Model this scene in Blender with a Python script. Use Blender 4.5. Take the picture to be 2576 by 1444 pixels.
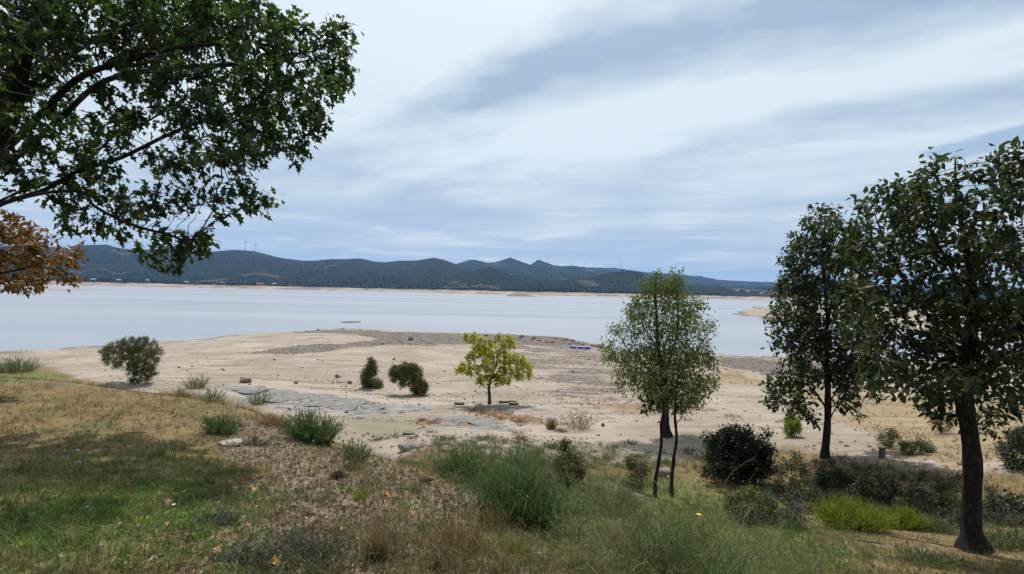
import bpy, math, random
import numpy as np
from mathutils import Matrix, Vector

# ------------------------------------------------------------------ scene, camera, sky, sun
scene = bpy.context.scene
for o in list(bpy.data.objects):
    bpy.data.objects.remove(o)
C = scene.collection
FPX = 1430.0                      # focal length in units of a 2575 px wide picture
HC = 7.5                          # camera height above the lake
PITCH, ROLL = math.radians(0.48), math.radians(1.25)
cam_data = bpy.data.cameras.new('camera')
cam_data.sensor_width = 36.0
cam_data.lens = 36.0 * FPX / 2575.0
cam_data.clip_start = 0.05
cam_data.clip_end = 30000
cam = bpy.data.objects.new('camera', cam_data)
CM = Matrix.Rotation(math.radians(90) + PITCH, 4, 'X') @ Matrix.Rotation(ROLL, 4, 'Z')
cam.matrix_world = Matrix.Translation((0, 0, HC)) @ CM
C.objects.link(cam)
scene.camera = cam

SUN_EL, SUN_AZ = math.radians(57), math.radians(-2)     # azimuth from +Y (the view direction) towards +X
sun_dir = Vector((math.sin(SUN_AZ) * math.cos(SUN_EL), math.cos(SUN_AZ) * math.cos(SUN_EL), math.sin(SUN_EL)))
sl = bpy.data.lights.new('sun', 'SUN')
sl.energy = 4.9
sl.angle = math.radians(1.2)
sl.color = (1.0, 0.95, 0.87)
so = bpy.data.objects.new('sun', sl)
so.rotation_euler = (-sun_dir).to_track_quat('-Z', 'Y').to_euler()
C.objects.link(so)

scene.view_settings.view_transform = 'Standard'
scene.view_settings.look = 'None'
scene.view_settings.exposure = 0.0
scene.view_settings.gamma = 1.0
scene.view_settings.use_curve_mapping = False
scene.cycles.max_bounces = 6
scene.cycles.diffuse_bounces = 3
scene.cycles.glossy_bounces = 2
scene.cycles.transmission_bounces = 4
scene.cycles.transparent_max_bounces = 6
scene.cycles.volume_bounces = 0
scene.cycles.use_adaptive_sampling = True


class NB:
    """small helper for node trees"""
    def __init__(s, nt):
        s.nt = nt

    def n(s, kind, **kw):
        nd = s.nt.nodes.new(kind)
        for k, v in kw.items():
            setattr(nd, k, v)
        return nd

    def put(s, sock, v):
        if isinstance(v, bpy.types.NodeSocket):
            s.nt.links.new(v, sock)
        elif v is not None:
            if isinstance(v, (tuple, list)) and len(v) == 3 and sock.type == 'RGBA':
                v = (*v, 1.0)
            sock.default_value = v

    def m(s, op, a, b=None, c=None, clamp=False):
        nd = s.n('ShaderNodeMath', operation=op, use_clamp=clamp)
        s.put(nd.inputs[0], a); s.put(nd.inputs[1], b); s.put(nd.inputs[2], c)
        return nd.outputs[0]

    def vm(s, op, a, b=None, scale=None):
        nd = s.n('ShaderNodeVectorMath', operation=op)
        s.put(nd.inputs[0], a); s.put(nd.inputs[1], b)
        if scale is not None:
            s.put(nd.inputs['Scale'], scale)
        return nd.outputs['Value'] if op in ('DOT_PRODUCT', 'LENGTH', 'DISTANCE') else nd.outputs[0]

    def xyz(s, x, y, z):
        nd = s.n('ShaderNodeCombineXYZ')
        for i, v in enumerate((x, y, z)):
            s.put(nd.inputs[i], v)
        return nd.outputs[0]

    def noise(s, vec, scale, detail=4.0, rough=0.55, dist=0.0, out='Fac'):
        nd = s.n('ShaderNodeTexNoise')
        s.put(nd.inputs['Vector'], vec)
        nd.inputs['Scale'].default_value = scale
        nd.inputs['Detail'].default_value = detail
        nd.inputs['Roughness'].default_value = rough
        nd.inputs['Distortion'].default_value = dist
        return nd.outputs[out]

    def voro(s, vec, scale, out='Distance', feature='F1'):
        nd = s.n('ShaderNodeTexVoronoi', feature=feature)
        s.put(nd.inputs['Vector'], vec)
        nd.inputs['Scale'].default_value = scale
        return nd.outputs[out]

    def ss(s, v, a, b, lo=0.0, hi=1.0):
        nd = s.n('ShaderNodeMapRange', interpolation_type='SMOOTHSTEP')
        s.put(nd.inputs[0], v)
        for i, q in enumerate((a, b, lo, hi)):
            s.put(nd.inputs[1 + i], q)
        return nd.outputs[0]

    def mix(s, f, a, b, blend='MIX'):
        nd = s.n('ShaderNodeMix', data_type='RGBA', blend_type=blend)
        s.put(nd.inputs['Factor'], f)
        s.put(nd.inputs[6], a); s.put(nd.inputs[7], b)
        return nd.outputs[2]


def pix_dir(px, py):
    return (CM.to_3x3() @ Vector(((px - 1287.5) / FPX, (722.0 - py) / FPX, -1.0)))


CAMP = Vector((0, 0, HC))


def at(px, py, Y):
    """world point seen at a picture position, Y metres ahead"""
    d = pix_dir(px, py)
    return CAMP + d * (Y / d.y)


def build_world():
    w = bpy.data.worlds.new('World')
    scene.world = w
    w.use_nodes = True
    nt = w.node_tree
    nt.nodes.clear()
    b = NB(nt)
    sky = b.n('ShaderNodeTexSky', sky_type='NISHITA', sun_disc=False)
    sky.sun_elevation = SUN_EL
    sky.sun_rotation = SUN_AZ
    sky.air_density = 1.0
    sky.dust_density = 1.0
    tc = b.n('ShaderNodeTexCoord').outputs['Generated']
    sp = b.n('ShaderNodeSeparateXYZ')
    b.put(sp.inputs[0], tc)
    dx, dy, dz = sp.outputs
    zz = b.m('ADD', b.m('MAXIMUM', dz, 0.0), 0.12)
    X = b.m('DIVIDE', dx, zz)
    Y = b.m('DIVIDE', dy, zz)

    def pp(px, py):
        d = pix_dir(px, py).normalized()
        q = max(d.z, 0) + 0.12
        return d.x / q, d.y / q
    P = b.xyz(X, Y, 0.0)
    warp = b.m('SUBTRACT', b.noise(P, 0.9, 3.0), 0.5)
    warp2 = b.m('SUBTRACT', b.noise(b.vm('ADD', P, (7.3, 2.1, 0)), 3.2, 4.0), 0.5)
    # streaks run across the cloud sheet along (0.80,-0.60)
    U = b.m('ADD', b.m('MULTIPLY', X, 0.80), b.m('MULTIPLY', Y, -0.60))
    V = b.m('ADD', b.m('ADD', b.m('MULTIPLY', X, 0.60), b.m('MULTIPLY', Y, 0.80)), b.m('MULTIPLY', warp, 0.5))
    st = b.noise(b.xyz(b.m('MULTIPLY', U, 0.45), b.m('MULTIPLY', V, 1.5), 3.3), 1.0, 5.0, 0.5, 0.15)
    fine = b.noise(b.xyz(b.m('MULTIPLY', U, 1.3), b.m('MULTIPLY', V, 4.5), 1.3), 1.0, 5.0, 0.6, 0.3)
    S = b.ss(b.m('ADD', b.m('MULTIPLY', st, 0.60), b.m('ADD', b.m('MULTIPLY', fine, 0.16), b.m('MULTIPLY', b.noise(P, 2.0, 6.0, 0.62, 0.2), 0.24))), 0.30, 0.60)

    # one broad thinner, darker lane in the sheet
    def band(p1, p2, half, e0, e1, wamt):
        a, c = pp(*p1), pp(*p2)
        L = math.hypot(c[0] - a[0], c[1] - a[1])
        tx, ty = (c[0] - a[0]) / L, (c[1] - a[1]) / L
        u = b.m('ADD', b.m('MULTIPLY', b.m('SUBTRACT', X, a[0]), tx), b.m('MULTIPLY', b.m('SUBTRACT', Y, a[1]), ty))
        v = b.m('ADD', b.m('MULTIPLY', b.m('SUBTRACT', X, a[0]), -ty), b.m('MULTIPLY', b.m('SUBTRACT', Y, a[1]), tx))
        v = b.m('ADD', v, b.m('MULTIPLY', warp, wamt))
        v = b.m('ADD', v, b.m('MULTIPLY', warp2, wamt * 0.5))
        g = b.ss(b.m('ABSOLUTE', v), 0.0, half * 1.15, 1.0, 0.0)
        return b.m('MULTIPLY', g, b.ss(b.m('ADD', u, b.m('MULTIPLY', warp2, 0.5)), e0 * L, e1 * L))
    lane = band((1150, 270), (2050, -10), 0.27, -0.15, 0.30, 0.34)
    lane2 = band((1250, 560), (2100, 440), 0.42, -0.35, 0.1, 0.5)
    bright = band((1150, 430), (2300, 170), 0.36, -0.3, 0.2, 0.4)
    bright2 = band((700, 330), (1300, 20), 0.55, -0.9, 0.2, 0.5)
    S = b.m('ADD', S, b.m('MULTIPLY', bright, 0.45))
    S = b.m('ADD', S, b.m('MULTIPLY', bright2, 0.5))
    S = b.m('SUBTRACT', S, b.m('MULTIPLY', lane, b.m('ADD', 0.66, b.m('MULTIPLY', warp2, 1.3))))
    S = b.m('SUBTRACT', S, b.m('MULTIPLY', lane2, 0.18), clamp=True)
    S = b.m('ADD', b.m('MULTIPLY', S, 0.88), 0.06)
    grey = (3.5, 4.7, 6.4)
    white = (7.7, 8.7, 9.3)
    cloud = b.mix(S, grey, white)
    # forward scatter round the veiled sun
    dot = b.vm('DOT_PRODUCT', tc, tuple(sun_dir))
    glow = b.m('POWER', b.m('MAXIMUM', dot, 0.0), 9.0)
    cloud = b.mix(b.m('MULTIPLY', glow, b.m('ADD', 0.35, b.m('MULTIPLY', S, 0.5))), cloud, (11.6, 12.0, 12.4))
    # low cloud layers and blue between them near the horizon
    low = b.xyz(b.m('MULTIPLY', dx, 3.2), b.m('MULTIPLY', dy, 3.2), b.m('MULTIPLY', dz, 34.0))
    lw = b.noise(low, 1.0, 5.0, 0.55, 0.3)
    lw2 = b.noise(b.vm('ADD', low, (4.0, 9.0, 2.0)), 2.3, 5.0, 0.6, 0.5)
    lowblue = b.mix(b.ss(lw, 0.40, 0.66), (4.7, 5.9, 7.5), (6.1, 6.95, 7.9))
    lowcol = b.mix(b.ss(b.m('ADD', b.m('MULTIPLY', lw2, 0.6), b.m('MULTIPLY', lw, 0.4)), 0.51, 0.66), lowblue, (8.0, 8.4, 8.8))
    elev = b.m('ADD', dz, b.m('MULTIPLY', b.m('SUBTRACT', lw, 0.5), 0.16))
    cloud = b.mix(b.ss(elev, 0.05, 0.24, 1.0, 0.0), cloud, lowcol)
    # gaps where clear sky shows (more to the right of the view, towards the west)
    gap = b.m('ADD', b.noise(b.xyz(b.m('MULTIPLY', U, 0.55), b.m('MULTIPLY', V, 1.5), 9.1), 1.0, 5.0, 0.55, 0.3),
              b.m('MULTIPLY', b.ss(dx, 0.1, 0.75), 0.10))
    gap = b.m('ADD', gap, b.m('MULTIPLY', band((2330, 400), (2575, 345), 0.16, -0.3, 0.5, 0.25), 0.25))
    cover = b.ss(gap, 0.60, 0.74, 1.0, 0.22)
    col = b.mix(cover, sky.outputs[0], cloud)
    bg = b.n('ShaderNodeBackground')
    bg.inputs['Strength'].default_value = 0.1
    b.put(bg.inputs['Color'], col)
    out = b.n('ShaderNodeOutputWorld')
    nt.links.new(bg.outputs[0], out.inputs[0])


build_world()

# ------------------------------------------------------------------ helpers: noise, meshes, things
RNG = np.random.default_rng(11)


def _hash(ix, iy, seed):
    h = (ix.astype(np.int64) * 374761393 + iy.astype(np.int64) * 668265263 + seed * 1442695041) & 0xFFFFFFFF
    h = ((h ^ (h >> 13)) * 1274126177) & 0xFFFFFFFF
    h = h ^ (h >> 16)
    return (h & 0xFFFFFF) / float(0xFFFFFF)


def vnoise(x, y, seed=0):
    ix, iy = np.floor(x), np.floor(y)
    fx, fy = x - ix, y - iy
    fx = fx * fx * (3 - 2 * fx); fy = fy * fy * (3 - 2 * fy)
    a, b_ = _hash(ix, iy, seed), _hash(ix + 1, iy, seed)
    c, d = _hash(ix, iy + 1, seed), _hash(ix + 1, iy + 1, seed)
    return (a * (1 - fx) + b_ * fx) * (1 - fy) + (c * (1 - fx) + d * fx) * fy


def fbm(x, y, seed=0, octv=4):
    x = np.asarray(x, float); y = np.asarray(y, float)
    s, amp, tot = 0, 1.0, 0
    for k in range(octv):
        s = s + amp * (vnoise(x * 2 ** k + 17.3 * k, y * 2 ** k - 9.1 * k, seed + k) - 0.5)
        tot += amp
        amp *= 0.5
    return s / tot          # about -0.5..0.5


def sst(v, a, b):
    t = np.clip((v - a) / (b - a), 0, 1)
    return t * t * (3 - 2 * t)


def mesh_np(name, V, F, mat, smooth=False, attrs=None):
    """V (n,3), F (m,k) uniform polygons"""
    me = bpy.data.meshes.new(name)
    V = np.ascontiguousarray(V, np.float32)
    F = np.ascontiguousarray(F, np.int32)
    me.vertices.add(len(V))
    me.vertices.foreach_set('co', V.ravel())
    k = F.shape[1]
    mask = np.ones(F.shape, bool)
    if k == 4:
        mask[:, 3] = F[:, 3] != F[:, 2]            # a repeated last corner means a triangle
    cnt = mask.sum(1)
    flat = np.ascontiguousarray(F[mask])
    me.loops.add(len(flat))
    me.loops.foreach_set('vertex_index', flat)
    me.polygons.add(len(F))
    me.polygons.foreach_set('loop_start', np.r_[0, np.cumsum(cnt)[:-1]].astype(np.int32))
    me.polygons.foreach_set('use_smooth', np.full(len(F), smooth))
    me.update(calc_edges=True)
    if attrs:
        for an, (dom, typ, data) in attrs.items():
            at_ = me.attributes.new(an, typ, dom)
            at_.data.foreach_set('color' if typ == 'FLOAT_COLOR' else ('vector' if typ == 'FLOAT_VECTOR' else 'value'),
                                 np.ascontiguousarray(data, np.int32 if typ == 'INT' else np.float32).ravel())
    if mat:
        me.materials.append(mat)
    return me


def obj(name, me, parent=None):
    o = bpy.data.objects.new(name, me)
    C.objects.link(o)
    if parent:
        o.parent = parent
    return o


def tag(o, label=None, cat=None, group=None, kind=None):
    if label: o['label'] = label
    if cat: o['category'] = cat
    if group: o['group'] = group
    if kind: o['kind'] = kind
    return o


def thing(name, label, cat, loc, group=None):
    o = bpy.data.objects.new(name, None)
    o.empty_display_size = 0.2
    o.location = loc
    C.objects.link(o)
    return tag(o, label, cat, group)


def part(name, root, V, F, mat, smooth=False, attrs=None, kind=None, parent=None):
    """mesh built in world coordinates, stored relative to its thing"""
    V = np.asarray(V, float) - np.array(root.location)
    o = obj(name, mesh_np(name, V, F, mat, smooth, attrs), parent or root)
    if kind: o['kind'] = kind
    return o


def join(parts):
    Vs, Fs, n = [], [], 0
    for V, F in parts:
        Vs.append(V); Fs.append(np.asarray(F) + n); n += len(V)
    return np.concatenate(Vs), np.concatenate(Fs)


def tube(P, R, k=6, cap=True, wob=0.0, seed=0):
    P = np.asarray(P, float); R = np.asarray(R, float)
    n = len(P)
    T = np.gradient(P, axis=0)
    T /= np.linalg.norm(T, axis=1)[:, None] + 1e-9
    ref = np.array([0.31, 0.95, 0.05]) if abs(T[0] @ np.array([0.31, 0.95, 0.05])) < 0.8 else np.array([1.0, 0, 0.1])
    A = np.cross(T, ref); A /= np.linalg.norm(A, axis=1)[:, None] + 1e-9
    B = np.cross(T, A)
    th = np.linspace(0, 2 * np.pi, k, endpoint=False)
    r = R[:, None] * np.ones(k)
    if wob:
        s = np.cumsum(np.r_[0, np.linalg.norm(np.diff(P, axis=0), axis=1)])
        r = r * (1 + wob * 2 * fbm(s[:, None] * 2.2 / max(R.max(), .02) * .25 + 0 * th, 2 * np.cos(th)[None] + 3 + 0 * s[:, None], seed, 3)
                 + wob * 1.2 * fbm(s[:, None] * 3.0 + 0 * th, 2 * np.sin(th)[None] + 9 + 0 * s[:, None], seed + 5, 3))
    V = P[:, None] + r[..., None] * (np.cos(th)[None, :, None] * A[:, None] + np.sin(th)[None, :, None] * B[:, None])
    V = V.reshape(-1, 3)
    i = np.arange(n - 1)[:, None] * k + np.arange(k)[None]
    j = np.arange(n - 1)[:, None] * k + (np.arange(k)[None] + 1) % k
    F = np.stack([i, j, j + k, i + k], -1).reshape(-1, 4)
    if cap:
        V = np.vstack([V, P[-1] + T[-1] * R[-1] * .6])
        e = (n - 1) * k + np.arange(k); e2 = (n - 1) * k + (np.arange(k) + 1) % k
        F = np.vstack([F, np.stack([e, e2, np.full(k, len(V) - 1), np.full(k, len(V) - 1)], -1)])
    return V, F


def spline(pts, n):
    """Catmull-Rom through pts (m,3) -> n points"""
    P = np.asarray(pts, float)
    m = len(P)
    E = np.vstack([2 * P[0] - P[1], P, 2 * P[-1] - P[-2]])
    t = np.linspace(0, m - 1 - 1e-6, n)
    i = t.astype(int); f = (t - i)[:, None]
    p0, p1, p2, p3 = E[i], E[i + 1], E[i + 2], E[i + 3]
    return 0.5 * ((2 * p1) + (-p0 + p2) * f + (2 * p0 - 5 * p1 + 4 * p2 - p3) * f ** 2 + (-p0 + 3 * p1 - 3 * p2 + p3) * f ** 3)


# ------------------------------------------------------------------ materials
def new_mat(name):
    m = bpy.data.materials.new(name)
    m.use_nodes = True
    nt = m.node_tree
    nt.nodes.clear()
    b = NB(nt)
    out = b.n('ShaderNodeOutputMaterial')
    return m, b, out


def bsdf(b, color, rough=0.8, spec=0.25, normal=None):
    p = b.n('ShaderNodeBsdfPrincipled')
    b.put(p.inputs['Base Color'], color)
    b.put(p.inputs['Roughness'], rough)
    p.inputs['Specular IOR Level'].default_value = spec
    if normal is not None:
        b.put(p.inputs['Normal'], normal)
    return p


def bump(b, h, strength=0.5, dist=0.02):
    nd = b.n('ShaderNodeBump')
    nd.inputs['Strength'].default_value = strength
    nd.inputs['Distance'].default_value = dist
    b.put(nd.inputs['Height'], h)
    return nd.outputs[0]


def leaf_mat(name, c1, c2, c3=None, transl=0.35, rough=0.45, spec=0.4, tcol=None, inst=False, share3=0.12):
    m, b, out = new_mat(name)
    if inst:
        f = b.n('ShaderNodeObjectInfo').outputs['Random']
    else:
        f = b.n('ShaderNodeAttribute', attribute_name='rnd').outputs['Fac']
    col = b.mix(f, c1, c2)
    if c3:
        col = b.mix(b.ss(b.m('FRACT', b.m('MULTIPLY', f, 7.31)), 1 - share3 - .03, 1 - share3 + .03), col, c3)
    g = b.n('ShaderNodeNewGeometry')
    nz = b.noise(g.outputs['Position'], 5.0, 3.0)
    col = b.mix(b.ss(nz, .35, .65), b.mix(0.35, col, (0.0, 0.0, 0.0)), col)
    p = bsdf(b, col, rough, spec)
    t = b.n('ShaderNodeBsdfTranslucent')
    b.put(t.inputs['Color'], b.mix(0.5, col, tcol) if tcol else col)
    mx = b.n('ShaderNodeMixShader')
    mx.inputs[0].default_value = transl
    b.nt.links.new(p.outputs[0], mx.inputs[1]); b.nt.links.new(t.outputs[0], mx.inputs[2])
    b.nt.links.new(mx.outputs[0], out.inputs[0])
    return m


def bark_mat(name, c1, c2, scale=9.0, strength=0.9):
    m, b, out = new_mat(name)
    g = b.n('ShaderNodeNewGeometry').outputs['Position']
    v = b.vm('MULTIPLY', g, (1.0, 1.0, 0.20))
    n1 = b.noise(v, scale * 2.4, 6.0, 0.65, 0.8)
    n2 = b.m('MULTIPLY', b.m('ABSOLUTE', b.m('SUBTRACT', b.noise(v, scale * 3.6, 5.0, 0.6, 1.2), 0.5)), 2.6)
    h = b.m('ADD', b.m('MULTIPLY', n1, 0.7), b.m('MULTIPLY', n2, 0.6))
    col = b.mix(b.ss(h, 0.40, 0.80), c1, c2)
    lich = b.ss(b.noise(g, 3.0, 5.0, 0.7), 0.56, 0.68)
    col = b.mix(b.m('MULTIPLY', lich, 0.35), col, (0.11, 0.115, 0.085))
    p = bsdf(b, col, 0.92, 0.15, bump(b, h, strength, 0.06))
    b.nt.links.new(p.outputs[0], out.inputs[0])
    return m


def rock_mat(name, c1, c2, scale=4.0, c3=None):
    m, b, out = new_mat(name)
    g = b.n('ShaderNodeNewGeometry').outputs['Position']
    n1 = b.noise(g, scale, 7.0, 0.65)
    n2 = b.noise(g, scale * 9, 5.0, 0.6)
    col = b.mix(b.ss(n1, 0.35, 0.65), c1, c2)
    if c3:
        col = b.mix(b.m('MULTIPLY', b.ss(b.noise(g, scale * 1.7, 6.0, 0.7), 0.55, 0.66), 0.6), col, c3)
    col = b.mix(b.m('MULTIPLY', b.ss(n2, 0.3, 0.7), 0.4), col, (0.04, 0.035, 0.03))
    h = b.m('ADD', n1, b.m('MULTIPLY', n2, 0.35))
    p = bsdf(b, col, 0.9, 0.2, bump(b, h, 0.6, 0.04))
    b.nt.links.new(p.outputs[0], out.inputs[0])
    return m


def plain_mat(name, c, rough=0.7, spec=0.3, var=0.25, scale=6.0):
    m, b, out = new_mat(name)
    g = b.n('ShaderNodeNewGeometry').outputs['Position']
    n = b.noise(g, scale, 5.0, 0.6)
    col = b.mix(b.m('MULTIPLY', b.ss(n, 0.3, 0.7), var), c, tuple(x * 0.45 for x in c))
    p = bsdf(b, col, rough, spec, bump(b, n, 0.25, 0.01))
    b.nt.links.new(p.outputs[0], out.inputs[0])
    return m


M = {}
M['oak_leaf'] = leaf_mat('oak_leaf', (0.010, 0.020, 0.007), (0.028, 0.046, 0.012), (0.13, 0.16, 0.03), 0.28, 0.45, 0.35, (0.10, 0.22, 0.02))
M['oak_leaf_dark'] = leaf_mat('oak_leaf_dark', (0.018, 0.028, 0.014), (0.052, 0.062, 0.026), (0.18, 0.15, 0.06), 0.32, 0.55, 0.2, (0.08, 0.15, 0.03))
M['red_leaf'] = leaf_mat('red_leaf', (0.085, 0.105, 0.02), (0.22, 0.085, 0.022), (0.26, 0.19, 0.03), 0.38, 0.42, 0.5, (0.30, 0.10, 0.02), share3=0.3)
M['yellow_leaf'] = leaf_mat('yellow_leaf', (0.30, 0.345, 0.020), (0.48, 0.455, 0.028), (0.24, 0.31, 0.03), 0.45, 0.5, 0.3, (0.62, 0.56, 0.03))
M['birch_leaf'] = leaf_mat('birch_leaf', (0.072, 0.120, 0.024), (0.190, 0.230, 0.045), (0.26, 0.21, 0.04), 0.40, 0.55, 0.22, (0.18, 0.24, 0.03), share3=0.1)
M['bush_leaf'] = leaf_mat('bush_leaf', (0.075, 0.095, 0.028), (0.175, 0.180, 0.062), (0.22, 0.19, 0.075), 0.34, 0.5, 0.3)
M['bramble_leaf'] = leaf_mat('bramble_leaf', (0.016, 0.026, 0.014), (0.045, 0.062, 0.027), (0.10, 0.075, 0.035), 0.22, 0.5, 0.3)
M['holly_leaf'] = leaf_mat('holly_leaf', (0.010, 0.015, 0.009), (0.026, 0.036, 0.017), (0.05, 0.055, 0.025), 0.2, 0.55, 0.25)
M['broom'] = leaf_mat('broom', (0.060, 0.110, 0.036), (0.130, 0.185, 0.060), (0.20, 0.20, 0.08), 0.30, 0.55, 0.25)
M['broom_pale'] = leaf_mat('broom_pale', (0.085, 0.130, 0.045), (0.19, 0.23, 0.09), (0.30, 0.26, 0.12), 0.30, 0.55, 0.25)
M['heath'] = leaf_mat('heath', (0.080, 0.125, 0.012), (0.165, 0.205, 0.020), (0.22, 0.22, 0.04), 0.36, 0.55, 0.25, (0.3, 0.36, 0.02))
M['grey_plant'] = leaf_mat('grey_plant', (0.055, 0.070, 0.045), (0.13, 0.145, 0.095), (0.22, 0.20, 0.12), 0.25, 0.6, 0.25)
M['leafy_plant'] = leaf_mat('leafy_plant', (0.05, 0.09, 0.02), (0.13, 0.18, 0.04), (0.26, 0.25, 0.10), 0.34, 0.5, 0.35)
M['dry_grass'] = leaf_mat('dry_grass', (0.17, 0.115, 0.05), (0.34, 0.25, 0.115), (0.16, 0.17, 0.05), 0.28, 0.65, 0.2)
M['red_grass'] = leaf_mat('red_grass', (0.16, 0.075, 0.035), (0.27, 0.14, 0.06), (0.22, 0.17, 0.07), 0.28, 0.65, 0.2)
M['dry_twig'] = leaf_mat('dry_twig', (0.24, 0.20, 0.09), (0.34, 0.30, 0.15), None, 0.2, 0.65, 0.2)
M['grass_inst'] = leaf_mat('grass_inst', (0.070, 0.110, 0.020), (0.155, 0.155, 0.042), (0.23, 0.18, 0.085), 0.3, 0.6, 0.25, inst=True, share3=0.3)
M['green_inst'] = leaf_mat('green_inst', (0.07, 0.16, 0.018), (0.15, 0.25, 0.035), (0.18, 0.20, 0.06), 0.32, 0.6, 0.25, inst=True)
M['straw_inst'] = leaf_mat('straw_inst', (0.14, 0.098, 0.046), (0.27, 0.205, 0.105), (0.13, 0.14, 0.045), 0.25, 0.65, 0.2, inst=True, share3=0.2)
M['litter_inst'] = leaf_mat('litter_inst', (0.12, 0.078, 0.050), (0.26, 0.19, 0.135), (0.50, 0.45, 0.38), 0.15, 0.7, 0.25, inst=True, share3=0.10)
M['red_inst'] = leaf_mat('red_inst', (0.15, 0.075, 0.035), (0.26, 0.15, 0.07), (0.2, 0.18, 0.08), 0.25, 0.65, 0.2, inst=True)
M['stem'] = bark_mat('stem', (0.035, 0.028, 0.022), (0.10, 0.08, 0.055), 22.0, 0.4)
M['oak_bark'] = bark_mat('oak_bark', (0.022, 0.017, 0.016), (0.118, 0.092, 0.080), 9.0, 1.0)
M['birch_bark'] = bark_mat('birch_bark', (0.028, 0.022, 0.02), (0.12, 0.10, 0.085), 10.0, 0.8)
M['yellow_bark'] = bark_mat('yellow_bark', (0.05, 0.037, 0.03), (0.17, 0.135, 0.11), 12.0, 0.6)
M['rock_pale'] = rock_mat('rock_pale', (0.36, 0.31, 0.26), (0.52, 0.46, 0.40), 6.0)
M['rock_pink'] = rock_mat('rock_pink', (0.20, 0.155, 0.14), (0.31, 0.25, 0.22), 5.0)
M['rock_brown'] = rock_mat('rock_brown', (0.15, 0.11, 0.085), (0.28, 0.22, 0.18), 5.0)
M['rock_grey'] = rock_mat('rock_grey', (0.15, 0.145, 0.14), (0.25, 0.24, 0.23), 3.0, (0.31, 0.26, 0.205))
M['rock_dark'] = rock_mat('rock_dark', (0.085, 0.07, 0.065), (0.18, 0.15, 0.135), 2.0)
M['wood_grey'] = bark_mat('wood_grey', (0.10, 0.085, 0.075), (0.26, 0.225, 0.19), 14.0, 0.6)
M['stick'] = bark_mat('stick', (0.09, 0.07, 0.055), (0.30, 0.25, 0.19), 24.0, 0.4)
M['white_paint'] = plain_mat('white_paint', (0.78, 0.78, 0.77), 0.5, 0.4, 0.1)
M['blue_plastic'] = plain_mat('blue_plastic', (0.035, 0.12, 0.42), 0.45, 0.4, 0.2)
M['pale_blue'] = plain_mat('pale_blue', (0.36, 0.47, 0.66), 0.5, 0.3, 0.1)
M['house_wall'] = plain_mat('house_wall', (0.34, 0.31, 0.28), 0.8, 0.2, 0.25, 0.6)
M['house_roof'] = plain_mat('house_roof', (0.44, 0.13, 0.075), 0.8, 0.2, 0.4, 0.8)
M['window_dark'] = plain_mat('window_dark', (0.03, 0.035, 0.04), 0.2, 0.5, 0.1)
M['petal_lilac'] = plain_mat('petal_lilac', (0.42, 0.35, 0.56), 0.5, 0.3, 0.2)
M['petal_yellow'] = plain_mat('petal_yellow', (0.80, 0.55, 0.015), 0.5, 0.3, 0.15)
M['petal_white'] = plain_mat('petal_white', (0.74, 0.72, 0.66), 0.5, 0.3, 0.15)
M['leaf_orange'] = plain_mat('leaf_orange', (0.52, 0.17, 0.035), 0.6, 0.3, 0.5, 40)
M['leaf_tan'] = plain_mat('leaf_tan', (0.42, 0.26, 0.08), 0.6, 0.3, 0.5, 40)
M['leaf_brown'] = plain_mat('leaf_brown', (0.20, 0.105, 0.05), 0.6, 0.3, 0.5, 40)
M['leaf_pale'] = plain_mat('leaf_pale', (0.30, 0.24, 0.18), 0.6, 0.3, 0.4, 40)
M['cone'] = plain_mat('cone', (0.10, 0.065, 0.045), 0.7, 0.25, 0.5, 60)
M['turbine'] = plain_mat('turbine', (0.62, 0.63, 0.65), 0.5, 0.3, 0.05)

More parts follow.
